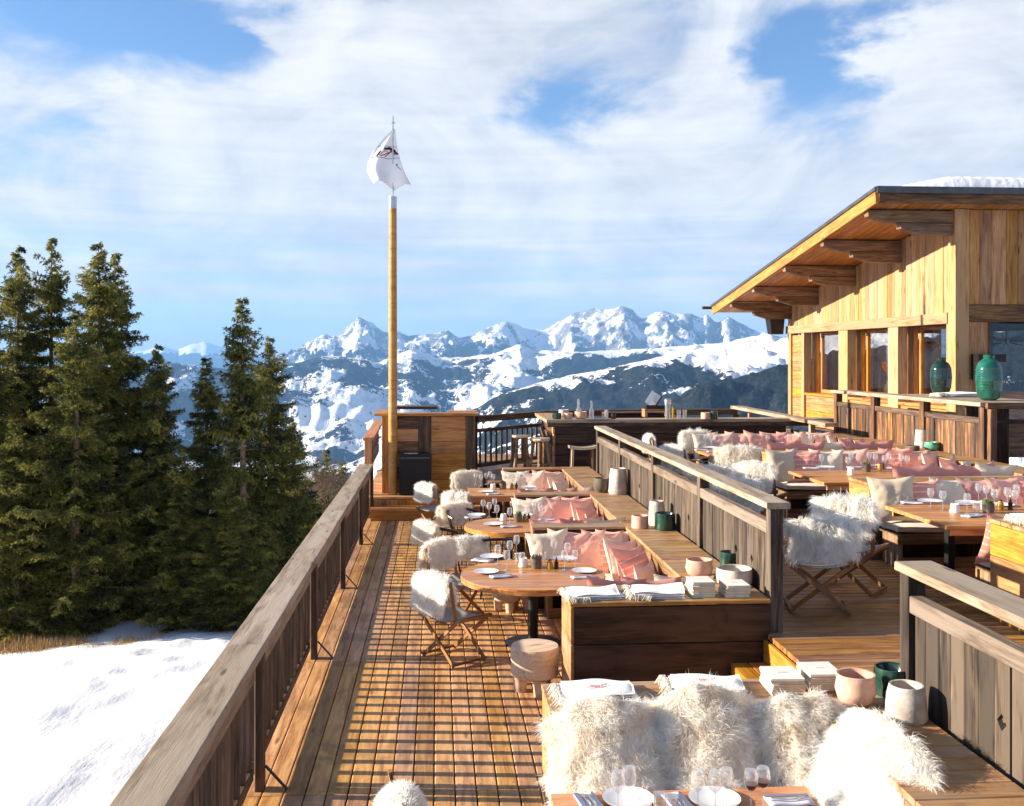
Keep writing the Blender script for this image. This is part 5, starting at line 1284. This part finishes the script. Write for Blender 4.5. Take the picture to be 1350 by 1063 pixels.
# ------------------------------------------------------------------ pots, towels, menus
def pot(px, py, z, prof, mat, label, name='clay_pot', cat='pot', group=None, inner=None, xy=None, soil=None):
    x, y = xy or W(px, py, z)
    t = thing(name, label, cat, (x, y, z), random.uniform(0, 6), group)
    R_, H_ = max(p[0] for p in prof), prof[-1][1]; ri = prof[-1][0]
    ins = [(ri - .012, H_ - .002)] + [(max(.01, p[0] - .016), p[1]) for p in prof[::-1][1:] if p[1] > .03] + [(0, .03)]
    MB().lathe([(0, 0)] + prof + ins, 26, wob=.012).build('body', mat, t, smooth=True)
    if inner: MB().lathe([(0, H_ * inner[1]), (ri * .9, H_ * inner[1] + .001)], 18).build('candle_wax', inner[0], t)
    return t
G1 = 'clay and concrete pots on the shelves'
def P(R_, H_, kind=0):
    if kind == 0: return [(R_ * .80, 0), (R_ * .95, H_ * .1), (R_, H_ * .5), (R_ * .97, H_)]
    if kind == 1: return [(R_ * .55, 0), (R_ * .85, H_ * .15), (R_, H_ * .5), (R_ * .93, H_ * .78), (R_ * .95, H_ * .97), (R_ * .92, H_)]
    if kind == 2: return [(R_ * .92, 0), (R_, H_ * .08), (R_ * .92, H_ * .7), (R_ * .80, H_)]
    if kind == 3: return [(R_ * .96, 0), (R_, H_ * .1), (R_ * .98, H_ * .9), (R_ * .95, H_)]
for a in ((1128, 928, ZS, P(.122, .185, 1), M_potp, 'round pink clay bowl beside the menus in the foreground', None),
          (1176, 915, ZS, P(.112, .17, 3), M_green, 'dark green glazed pot with orange candle wax, foreground', (M_wax, .62)),
          (1195, 948, ZS, P(.118, .20, 2), M_potl, 'rough pale concrete pot against the near railing', None),
          (922, 760, ZS, P(.132, .165, 1), M_potp, 'wide pinkish clay bowl at the right end of the dark bench block', None),
          (968, 770, ZS, P(.165, .15, 0), M_potl, 'wide pale concrete bowl behind the small stack of menus', None),
          (962, 750, ZS, P(.10, .17, 3), M_green, 'dark green pot tucked behind the wide pale bowl', None),
          (844, 696, ZS, P(.105, .155, 3), M_potp, 'small pink cylinder pot left of the dark green one', None),
          (866, 692, ZS, P(.105, .30, 2), M_potl, 'tall grey concrete pot behind the pink and green pots', None),
          (877, 698, ZS, P(.125, .20, 3), M_green, 'dark green cylinder pot standing by the board railing', None),
          (793, 649, ZS, P(.125, .22, 1), M_potd, 'dark squat stone pot left of the tall grey one', None),
          (815, 651, ZS, P(.145, .39, 2), M_potl, 'tall grey stone pot by the far part of the board railing', None),
          (1215, 590, ZU, P(.11, .29, 2), M_potl, 'tall pale cylinder pot against the orange balustrade', None),
          (1228, 594, ZU, P(.11, .135, 1), M_mint, 'mint green round bowl on the upper shelf', None),
          (1203, 594, ZU, P(.11, .08, 0), M_potd, 'low dark dish left of the mint green bowl', None)):
    pot(a[0], a[1], a[2], a[3], a[4], a[5], group=G1, inner=a[6])
# on the far bar
zt = 1.852
for (px, r_, h, mt, lab, kd) in ((731, .09, .12, M_green, 'dark green pot, leftmost on the far log bar', 0), (740, .11, .15, M_potl, 'pale pot behind the leftmost ones on the log bar', 1), (746, .085, .12, M_potp, 'pink pot in front on the log bar', 0), (762, .13, .15, M_potp, 'wide clay bowl with tools on the log bar', 1),
                              (804, .05, .1, M_pepper, 'small dark jar on the log bar', 3), (923, .09, .13, M_potp, 'peach pot at the right of the log bar', 3), (934, .07, .16, M_green, 'dark green bottle pot right of the peach one', 3), (795, .04, .18, M_glass, 'narrow glass jar on the log bar', 3)):
    D_ = 20.2 if px not in (740,) else 20.9; xx = (px - 578) / FPX * D_
    pot(0, 0, zt, P(r_, h, kd), mt, lab, group='pots on the log bar', xy=(xx, D_ - .074 * xx - .3))
def simple(name, label, cat, loc, fn, mat, group=None, rz=0):
    m_ = MB(); fn(m_); o = m_.build(name, mat, None, loc, smooth=True); o.rotation_euler = (0, 0, rz); return tag(o, label, cat, group)
x0 = (880 - 578) / FPX * 20.0
o = thing('soda_siphon', 'tall steel topped glass cylinder on the log bar', 'bottle', (x0 + .03, 18.35 + .1, zt))
o.location = (x0, 19.75, zt); MB().lathe([(.055, 0), (.055, .27), (.05, .28)], 14).build('glass_body', M_glass, o, smooth=True); MB().lathe([(0, .28), (.07, .28), (.07, .38), (.05, .40), (0, .40)], 14).build('cap', M_steel, o, smooth=True)
MB().lathe([(0, 0), (.03, 0), (.03, .26), (0, .26)], 10).build('liquid', M_potd, o)
simple('mustard_bottle', 'yellow squeeze bottle right of the steel topped cylinder', 'bottle', (x0 + .10, 19.72, zt), lambda m: m.lathe([(0, 0), (.025, 0), (.025, .2), (.008, .26), (0, .30)], 10), M_oil)
simple('glass_tumbler', 'clear tumbler beside the yellow bottle, right of it', 'glass', (x0 + .24, 19.8, zt), lambda m: m.lathe([(.035, 0), (.045, .16)], 12), M_glass)
simple('glass_tumbler', 'clear tumbler farther right of the yellow bottle', 'glass', (x0 + .36, 19.8, zt), lambda m: m.lathe([(.035, 0), (.045, .16)], 12), M_glass)
for px, h in ((777, .30), (760, .34)):
    simple('glass_decanter', 'tall clear decanter with a dark stopper, ' + ('left' if px == 760 else 'right') + ' one on the log bar', 'decanter', ((px - 578) / FPX * 20.3, 19.9, zt), lambda m: m.lathe([(.05, 0), (.05, h * .5), (.02, h * .7), (.03, h), ], 12).lathe([(0, h), (.025, h), (.02, h + .05), (0, h + .06)], 8), M_glass)
cr_ = thing('tablet_stand', 'black till with a tilted screen standing on a small wooden crate on the bar', 'till', (4.35, 20.2, zt))
bx('crate_top', -.12, .40, 0, .3, .12, .16, M_honey, cr_, 'x'); bx('crate_side', -.12, -.06, 0, .3, 0, .118, M_honey, cr_, 'z'); bx('crate_side', .36, .40, 0, .3, 0, .118, M_honey, cr_, 'z')
bx('till', -.08, .38, .03, .28, .162, .24, M_black, cr_, 'x'); beam('screen', (.0, .12, .24), (.16, .14, .48), .22, .025, M_steel, cr_, (0, 1, 0)); beam('screen_back', (.025, .12, .235), (.185, .14, .475), .22, .02, M_black, cr_, (0, 1, 0))
# green vases on the balustrade counter
VP = [(.09, 0), (.15, .03), (.185, .14), (.20, .32), (.19, .50), (.15, .60), (.075, .655), (.075, .70), (.085, .715)]
def vase(px, D_, s, mat, label):
    x = (px - 578) / FPX * D_; t = thing('glazed_vase', label, 'vase', (x, D_ - .074 * x, 2.433), 0, 'green vases on the counter')
    n = 40; prof = []
    for i in range(n + 1):
        z = .715 * i / n; r = np.interp(z, [p[1] for p in VP], [p[0] for p in VP]); r += .0022 * math.sin(z * 210) * (.05 < z < .6); prof.append((r * s, z * s))
    MB().lathe([(0, 0)] + prof + [(prof[-1][0] - .02, prof[-1][1] - .003), (.05 * s, .6 * s), (0, .58 * s)], 32).build('body', mat, t, smooth=True)
    MB().lathe([(.078 * s, .66 * s), (.088 * s, .70 * s)], 20).build('neck_band', M_steel if s > .99 else mat, t, smooth=True)
vase(1237, 17.55, .90, M_vased, 'dark green ribbed vase, left of the two by the chalet window'); vase(1300, 15.2, .97, M_vase, 'bright bottle green ribbed vase, right of the two on the counter')

def towel_mesh(seed, L=.42, Wd=.30, T=.055, fringe=True, big=False):
    mb = MB(); rg = random.Random(seed); lay = 4; parts = []
    v = []; f = []
    for k in range(lay):
        z0 = k * T / lay; z1 = z0 + T / lay * .82; ox, oy = rg.uniform(-.012, .012), rg.uniform(-.01, .01); nx, ny = 18, 10; b = len(v)
        for s, z in ((0, z0), (1, z1)):
            for j in range(ny + 1):
                for i in range(nx + 1):
                    u, w = i / nx * 2 - 1, j / ny * 2 - 1
                    rr = 1 - .03 * abs(u * w) ; e = max(abs(u), abs(w)); 
                    zz = z + (.010 * math.sin(u * 4 + seed) * math.cos(w * 3 + k) + .012 * math.sin(u * 2.3 + w * 2 + seed)) * (k / lay) - (.010 * max(0, e - .8) / .2 if s else -.004 * max(0, e - .8) / .2)
                    v.append((u * L / 2 * rr + ox + .02 * w * (k % 2), w * Wd / 2 * rr + oy, max(.001, zz)))
        N = (nx + 1) * (ny + 1)
        for j in range(ny):
            for i in range(nx): a = b + j * (nx + 1) + i; f += [(a + N, a + N + 1, a + N + nx + 2, a + N + nx + 1), (a, a + nx + 1, a + nx + 2, a + 1)]
        rim = [i for i in range(nx + 1)] + [j * (nx + 1) + nx for j in range(1, ny + 1)] + [ny * (nx + 1) + i for i in range(nx - 1, -1, -1)] + [j * (nx + 1) for j in range(ny - 1, 0, -1)]
        for p, q in zip(rim, rim[1:] + rim[:1]): f.append((b + p, b + q, b + q + N, b + p + N))
    me = raw('towel', v, f, M_towel, True); me.set_sharp_from_angle(angle=R(60)); return me
def fringe_mesh(seed, pts, out, n=130, l=.07):
    rg = random.Random(seed); mb = MB()
    for k in range(n):
        t = rg.random(); i = min(int(t * (len(pts) - 1)), len(pts) - 2); q = t * (len(pts) - 1) - i
        p = Vector(pts[i]).lerp(Vector(pts[i + 1]), q); d = Vector(out) + Vector((rg.gauss(0, .35), rg.gauss(0, .35), 0)); ll = l * rg.uniform(.6, 1.2)
        a = p + d * ll * .5 + Vector((0, 0, .006)); b = p + d * ll + Vector((0, 0, -p.z * rg.uniform(.6, 1.1) - .0)); b.z = max(.002, b.z)
        mb.tube([p, a, b], [.003, .0028, .002], 4, False)
    return mb
def towel(px, py, z, rz, seed, label, L=.42, Wd=.30, T=.055, script=False, xy=None):
    x, y = xy or W(px, py, z); t = thing('folded_towel', label, 'towel', (x, y, z + .001), rz, 'folded towels on the benches')
    link('cloth', towel_mesh(seed, L, Wd, T), None, t)
    n = 170
    fringe_mesh(seed, [(-L / 2, Wd / 2, T * .7), (-L / 2, 0, T * .6), (-L / 2, -Wd / 2, T * .7), (-L * .1, -Wd / 2, T * .4)], (-.7, -.7, 0), n, .055).build('fringe', M_fringe, t)
    if script:
        m_ = MB(); zz = T + .004
        def curve(pts, r=.0016): m_.tube([(p[0], p[1], zz + .009 * math.sin(p[0] * 2.3 * 2 / L)) for p in pts], r, 4, False)
        pts = []
        for i in range(60):
            s = i / 59; pts.append((-.07 + .14 * s + .012 * math.sin(s * 38), .018 * math.cos(s * 38) * (1 - .5 * s) + .01 * math.sin(s * 8)))
        curve(pts); curve([(-.05 + .1 * i / 20 + .004 * math.sin(i * 1.9), -.035 + .006 * math.cos(i * 1.9)) for i in range(21)], .0013); curve([(-.085, .035), (-.07, -.02), (-.05, .04)])
        m_.build('embroidery', M_thread, t)
    return t
towel(778, 930, ZS, R(4), 1, 'white towel with red embroidery, left one on the foreground bench', .46, .30, .05, True, xy=(.98, 6.12))
towel(934, 928, ZS, R(-3), 2, 'white towel with red embroidery, right one on the foreground bench', .46, .32, .06, True, xy=(1.68, 6.16))
towel(777, 790, ZS, R(3), 3, 'fringed white towel on the left corner of the dark bench block', .47, .36, .05, xy=(1.36, 8.66))
towel(862, 790, ZS, R(-4), 4, 'fringed white towel nearest the menus on the dark bench block', .47, .36, .06, xy=(1.92, 8.66))
towel(1340, 690, ZU, R(2), 5, 'fringed towel on top of the honey bench at the right edge', .50, .36, .08, xy=(5.40, 8.50))
towel(0, 0, 2.432, R(0), 6, 'folded white cloths lying on the counter by the vases', .7, .30, .07, xy=(8.55, 15.9))
def menus(xy, z, n, label, L=.21, Wd=.26, rz=0):
    t = thing('menu_stack', label, 'menus', (*xy, z), rz, 'stacks of menus')
    zz = .001; rg = random.Random(int(xy[0] * 50))
    for i in range(n):
        h = .0135; c = bx('menu', -L / 2, L / 2, -Wd / 2, Wd / 2, zz, zz + h, M_paper, t, 'x'); c.location.x += rg.gauss(0, .004); c.location.y += rg.gauss(0, .004); c.rotation_mode = 'XYZ'; c.rotation_euler = (0, 0, rg.gauss(0, .03)); zz += h + .0012
    bx('cover', -L / 2, L / 2, -Wd / 2, Wd / 2, zz, zz + .004, M_cover, t, 'x')
    m_ = MB(); pts = [(-.03 + .06 * i / 24 + .004 * math.sin(i * 1.7), .006 * math.cos(i * 1.7), zz + .0055) for i in range(25)]; m_.tube(pts, .0011, 3, False); m_.build('printed_title', M_paper, t)
menus((2.16, 6.13), ZS, 7, 'fanned stack of cream menus left of the pink bowl, foreground', rz=-.05); menus((2.43, 6.20), ZS, 7, 'second stack of cream menus, partly behind the pink bowl', rz=-.03)
menus((2.30, 8.62), ZS, 9, 'neat block of menus, left one on the dark bench block', .20, .24); menus((2.60, 8.60), ZS, 7, 'lower block of menus, right one on the dark bench block', .21, .24)

# ------------------------------------------------------------------ table settings
def lathe_me(name, prof, seg, mat): return MB().lathe(prof, seg).mesh(name, mat, True)
GL_BOWL = MB().lathe([(.004, .105), (.018, .112), (.034, .135), (.038, .16), (.034, .195), (.029, .215)], 14)
def glass_me():
    m_ = MB(); m_.lathe([(.034, .001), (.030, .004), (.006, .010), (.0035, .03), (.0035, .095), (.010, .107), (.030, .128), (.038, .155), (.036, .185), (.030, .215)], 16)
    return m_.mesh('wine_glass', M_glass, True)
GM = glass_me(); TM = MB().lathe([(.028, .001), (.030, .002), (.036, .06), (.037, .10)], 14).mesh('tumbler', M_glass, True)
WM = MB().lathe([(0, .115), (.02, .116), (.030, .128), (.036, .143), (0, .144)], 14).mesh('wine', M_wine, True)
PM = MB().lathe([(0, .003), (.07, .002), (.10, .010), (.135, .018), (.137, .021), (.10, .014), (.075, .007), (0, .006)], 30).mesh('plate', M_plate, True)
CM = MB().lathe([(0, 0), (.052, 0), (.054, .006), (.040, .092), (.036, .094), (.034, .06), (0, .055)], 20).mesh('candle_cup', M_mug, True)
def napkin_me():
    v = []; f = []
    for s in (0, .012):
        for j in range(5):
            for i in range(9): v.append(((i / 8 - .5) * .24, (j / 4 - .5) * .11, s + .003 * math.sin(i * 1.1) + .002))
    for j in range(4):
        for i in range(8): a = j * 9 + i; f += [(a + 45, a + 46, a + 55, a + 54), (a, a + 9, a + 10, a + 1)]
    for i in range(8): f += [(i, i + 1, i + 46, i + 45), (36 + i, 81 + i, 82 + i, 37 + i)]
    for j in range(4): f += [(j * 9, j * 9 + 45, j * 9 + 54, j * 9 + 9), (j * 9 + 8, j * 9 + 17, j * 9 + 62, j * 9 + 53)]
    return raw('cloth', v, f, M_napkin, True)
NM = napkin_me(); FORK = MB().box(-.09, .09, -.004, .004, 0, .003).box(.055, .10, -.011, .011, 0, .003).mesh('fork', M_steel); KN = MB().box(-.10, .09, -.005, .005, 0, .003).mesh('knife', M_steel)
BAND = MB().box(-.12, .12, .030, .055, 0, .0012).mesh('navy_band', M_navy)
def settings(tname, zt, glasses=(), plates=(), naps=(), tumblers=(), cups=(), pots=(), bottles=(), wine=()):
    g = f'on the {tname}'
    def lab(lst, fmt):
        order = sorted(range(len(lst)), key=lambda i: scr(lst[i][0], lst[i][1], zt)[0]); r = {}
        for k, i in enumerate(order): r[i] = fmt.format(ORD[min(k, 13)] + ' from left' if len(lst) > 1 else 'only one')
        return r
    L_ = lab(glasses, 'clear stemmed wine glass, {}, ' + g)
    for i, p in enumerate(glasses):
        if i in wine:
            o = thing('wine_glass', L_[i].replace('clear stemmed', 'part filled stemmed'), 'wine glass', (p[0], p[1], zt), 0, 'wine glasses ' + g); link('bowl', GM, None, o); link('red_wine', WM, None, o)
        else: tag(link('wine_glass', GM, None, None, (p[0], p[1], zt)), L_[i], 'wine glass', 'wine glasses ' + g)
    L_ = lab(tumblers, 'clear water tumbler, {}, ' + g)
    for i, p in enumerate(tumblers): tag(link('tumbler', TM, None, None, (p[0], p[1], zt)), L_[i], 'tumbler', 'tumblers ' + g)
    L_ = lab(plates, 'round white plate, {}, ' + g)
    for i, p in enumerate(plates): tag(link('plate', PM, None, None, (p[0], p[1], zt)), L_[i], 'plate', 'plates ' + g)
    L_ = lab(naps, 'pale napkin with cutlery on it, {}, ' + g)
    for i, p in enumerate(naps):
        o = thing('napkin', L_[i], 'napkin', (p[0], p[1], zt + .001), p[2], 'napkins ' + g); link('cloth', NM, None, o); link('fork', FORK, None, o, (0, .015, .018)); link('knife', KN, None, o, (0, -.015, .018)); link('band', BAND, None, o, (0, 0, .0172))
    L_ = lab(cups, 'white tapered ceramic candle cup, {}, ' + g)
    for i, p in enumerate(cups): tag(link('candle_cup', CM, None, None, (p[0], p[1], zt)), L_[i], 'candle cup', 'candle cups on the tables')
    for i, p in enumerate(pots):
        kind = p[2]; o = thing('plant_pot', ('dark stone pot of purple heather ' if kind == 'h' else 'dark pot with a green succulent ') + g, 'potted plant', (p[0], p[1], zt), 0, 'plants on the tables')
        MB().lathe([(0, 0), (.052, 0), (.062, .03), (.060, .105), (.050, .108), (.048, .09), (0, .088)], 18).build('pot', M_potd, o, smooth=True)
        rg = random.Random(int(p[0] * 99)); m_ = MB()
        if kind == 'h':
            for _ in range(70):
                a, r = rg.uniform(0, 6.28), rg.uniform(0, .055); q = Vector((r * math.cos(a), r * math.sin(a), .088)); e = q * 1.25 + Vector((rg.gauss(0, .008), rg.gauss(0, .008), rg.uniform(.03, .075))); e.z = q.z + rg.uniform(.03, .07)
                m_.tube([q, (q + e) / 2, e], [.002, .005, .003], 4)
        else:
            for _ in range(26):
                a, r = rg.uniform(0, 6.28), rg.uniform(.01, .05); q = Vector((.3 * r * math.cos(a), .3 * r * math.sin(a), .088)); e = Vector((1.3 * r * math.cos(a), 1.3 * r * math.sin(a), .11 + rg.uniform(.01, .05)))
                m_.tube([q, (q + e) / 2, e], [.004, .010, .002], 5)
        m_.build('foliage', M_heath if kind == 'h' else M_succ, o)
    for i, p in enumerate(bottles):
        if p[2] == 'oil':
            o = thing('oil_jar', 'small jar of golden oil ' + g, 'oil jar', (p[0], p[1], zt)); MB().lathe([(0, 0), (.032, 0), (.034, .02), (.032, .07), (.02, .085), (.02, .095), (0, .095)], 14).build('jar', M_amber, o, smooth=True); MB().lathe([(0, .096), (.018, .096), (.018, .104), (0, .104)], 10).build('lid', M_black, o)
        else:
            o = thing('pepper_mill', 'slim dark pepper mill ' + g, 'pepper mill', (p[0], p[1], zt)); MB().lathe([(0, 0), (.026, 0), (.022, .05), (.026, .075), (.012, .085), (.016, .10), (.006, .11), (.005, .135), (0, .137)], 14).build('body', M_pepper, o, smooth=True); MB().lathe([(0, .138), (.006, .138), (.004, .15), (0, .152)], 8).build('knob', M_steel, o)
def px_(l, z): return [(*W(p[0], p[1], z), *p[2:]) for p in l]
Zt = .7512
settings('round table', Zt,
    glasses=px_([(668, 752), (656, 744), (672, 738), (688, 755 ), (681, 730), (744, 752), (758, 752), (748, 741), (730, 736)], Zt), plates=px_([(641, 755), (648, 735), (770, 754), (745, 738)], Zt),
    naps=[(*W(661, 761, Zt), .25), (*W(636, 740, Zt), -.5), (*W(768, 762, Zt), .1)], cups=px_([(690, 747)], Zt), pots=px_([(707, 749, 'h')], Zt), bottles=px_([(725, 750, 'oil'), (733.5, 750, 'mill')], Zt), tumblers=px_([(683, 741), (716, 738)], Zt))
settings('second round table', Zt,
    glasses=px_([(637, 678), (645, 682), (652, 676), (672, 690), (655, 686), (695, 688), (712, 682), (704, 680), (713, 688)], Zt), plates=px_([(628, 680), (650, 692), (710, 690), (690, 680)], Zt),
    naps=[(*W(624, 683, Zt), .2), (*W(672, 695, Zt), .1), (*W(722, 686, Zt), .1)], cups=px_([(664, 686)], Zt), pots=px_([(683, 688, 's')], Zt), bottles=px_([(692, 687.5, 'oil'), (697, 687, 'mill')], Zt))
settings('farthest lower table', Zt,
    glasses=px_([(627, 639), (634, 641), (641, 639), (650, 641), (646, 637), (683, 640), (692, 640), (688, 637)], Zt), plates=px_([(640, 649), (697, 643), (670, 636)], Zt),
    naps=[(*W(651, 652, Zt), .2), (*W(702, 646, Zt), .1)], cups=px_([(650, 645)], Zt), pots=px_([(663, 645, 'h')], Zt), bottles=px_([(675, 645, 'oil'), (681, 645, 'mill')], Zt))
def near_plate_table():
    settings('table at the bottom edge', Zt,
        glasses=px_([(815, 1072), (830, 1066), (920, 1070), (943, 1072), (958, 1068), (990, 1070), (1006, 1066)], Zt), plates=px_([(828, 1056), (942, 1056)], Zt), wine=(5, 6),
        naps=[(*W(778, 1062, Zt), R(100)), (*W(896, 1062, Zt), R(100)), (*W(1040, 1058, Zt), 0)], tumblers=px_([(870, 1072), (885, 1075), (850, 1080)], Zt))
near_plate_table()
Zu = 1.4412
settings('nearest upper table', Zu,
    glasses=px_([(1227, 669), (1243, 673), (1275, 677), (1311, 670), (1300, 664), (1328, 668), (1340, 664), (1338, 672), (1290, 662)], Zu), plates=px_([(1226, 662), (1276, 664), (1320, 667)], Zu),
    naps=[(*W(1203, 664, Zu), -.3), (*W(1283, 681, Zu), .4), (*W(1270, 666, Zu), .1)], cups=px_([(1259, 676)], Zu), pots=px_([(1303, 676, 's')], Zu), bottles=px_([(1319, 672, 'oil'), (1332, 672, 'mill')], Zu), tumblers=px_([(1287, 676), (1296, 672)], Zu))
settings('second upper table', Zu,
    glasses=px_([(1083, 618), (1094, 620), (1122, 616), (1118, 622), (1166, 620), (1172, 616), (1188, 618), (1196, 620), (1154, 617), (1146, 615)], Zu), plates=px_([(1088, 617), (1180, 619), (1150, 614)], Zu),
    naps=[(*W(1070, 618, Zu), -.2), (*W(1128, 617, Zu), .2)], cups=px_([(1122, 626)], Zu), pots=px_([(1142, 622, 's')], Zu), bottles=px_([(1160, 620, 'oil'), (1165, 619, 'mill')], Zu))
settings('farthest upper table', Zu,
    glasses=px_([(1004, 586), (1012, 589), (1040, 587), (1056, 586), (1068, 588), (1083, 586), (1091, 588), (1034, 585), (930, 588), (938, 590)], Zu), plates=px_([(936, 591), (1060, 589)], Zu),
    naps=[(*W(925, 594, Zu), 0), (*W(941, 596, Zu), 0)], pots=px_([(1018, 590, 'h')], Zu), cups=px_([(1030, 590)], Zu), bottles=px_([(1049, 589, 'oil'), (1074, 588, 'mill')], Zu))
# things in the rooms behind the chalet windows
def room_things():
    o = thing('dried_flower_vase', 'vase of orange dried flowers behind the middle chalet window', 'vase', (10.1, 21.6, 2.25))
    MB().lathe([(0, 0), (.12, 0), (.16, .12), (.08, .28), (.09, .3)], 16).build('vase', M_potd, o, smooth=True); m_ = MB(); rg = random.Random(3)
    for _ in range(60): a = rg.uniform(0, 6.28); r = rg.uniform(0, .25); m_.tube([(0, 0, .28), (r * math.cos(a) * .6, r * math.sin(a) * .6, .5), (r * math.cos(a), r * math.sin(a), .55 + rg.uniform(0, .2))], [.004, .004, .022], 4)
    m_.build('dried_flowers', M_wax, o)
    for (x, y, z, lab) in ((10.3, 19.2, 2.35, 'brown shaded lamp behind the nearest side window'),):
        o = thing('table_lamp', lab, 'lamp', (x, y, z)); MB().lathe([(.17, .2), (.17, .48), (.168, .48), (.168, .2)], 20).build('lamp_shade', M_seatwood, o, smooth=True); MB().lathe([(0, 0), (.12, 0), (.14, .08), (.05, .2), (0, .2)], 16).build('base', M_potd, o, smooth=True)
    for (x, y, z, lab) in ((10.2, 19.6, 3.35, 'branch chandelier hanging behind the nearest side window'), (11.2, 18.9, 3.4, 'branch chandelier hanging in the front window')):
        m_ = MB(); rg = random.Random(int(x * 10))
        for _ in range(46):
            a = rg.uniform(0, 6.28); r = rg.uniform(.25, .5); p = Vector((r * math.cos(a), r * math.sin(a), rg.uniform(-.1, .1))); q = p * 1.3 + Vector((rg.gauss(0, .12), rg.gauss(0, .12), rg.uniform(-.15, .25))); m_.tube([p * .3, p, q], [.012, .009, .003], 4, False)
        m_.tube([(0, 0, .0), (0, 0, .55)], .008, 4); tag(m_.build('branch_chandelier', M_bark, None, (x, y, z)), lab, 'chandelier')
room_things()
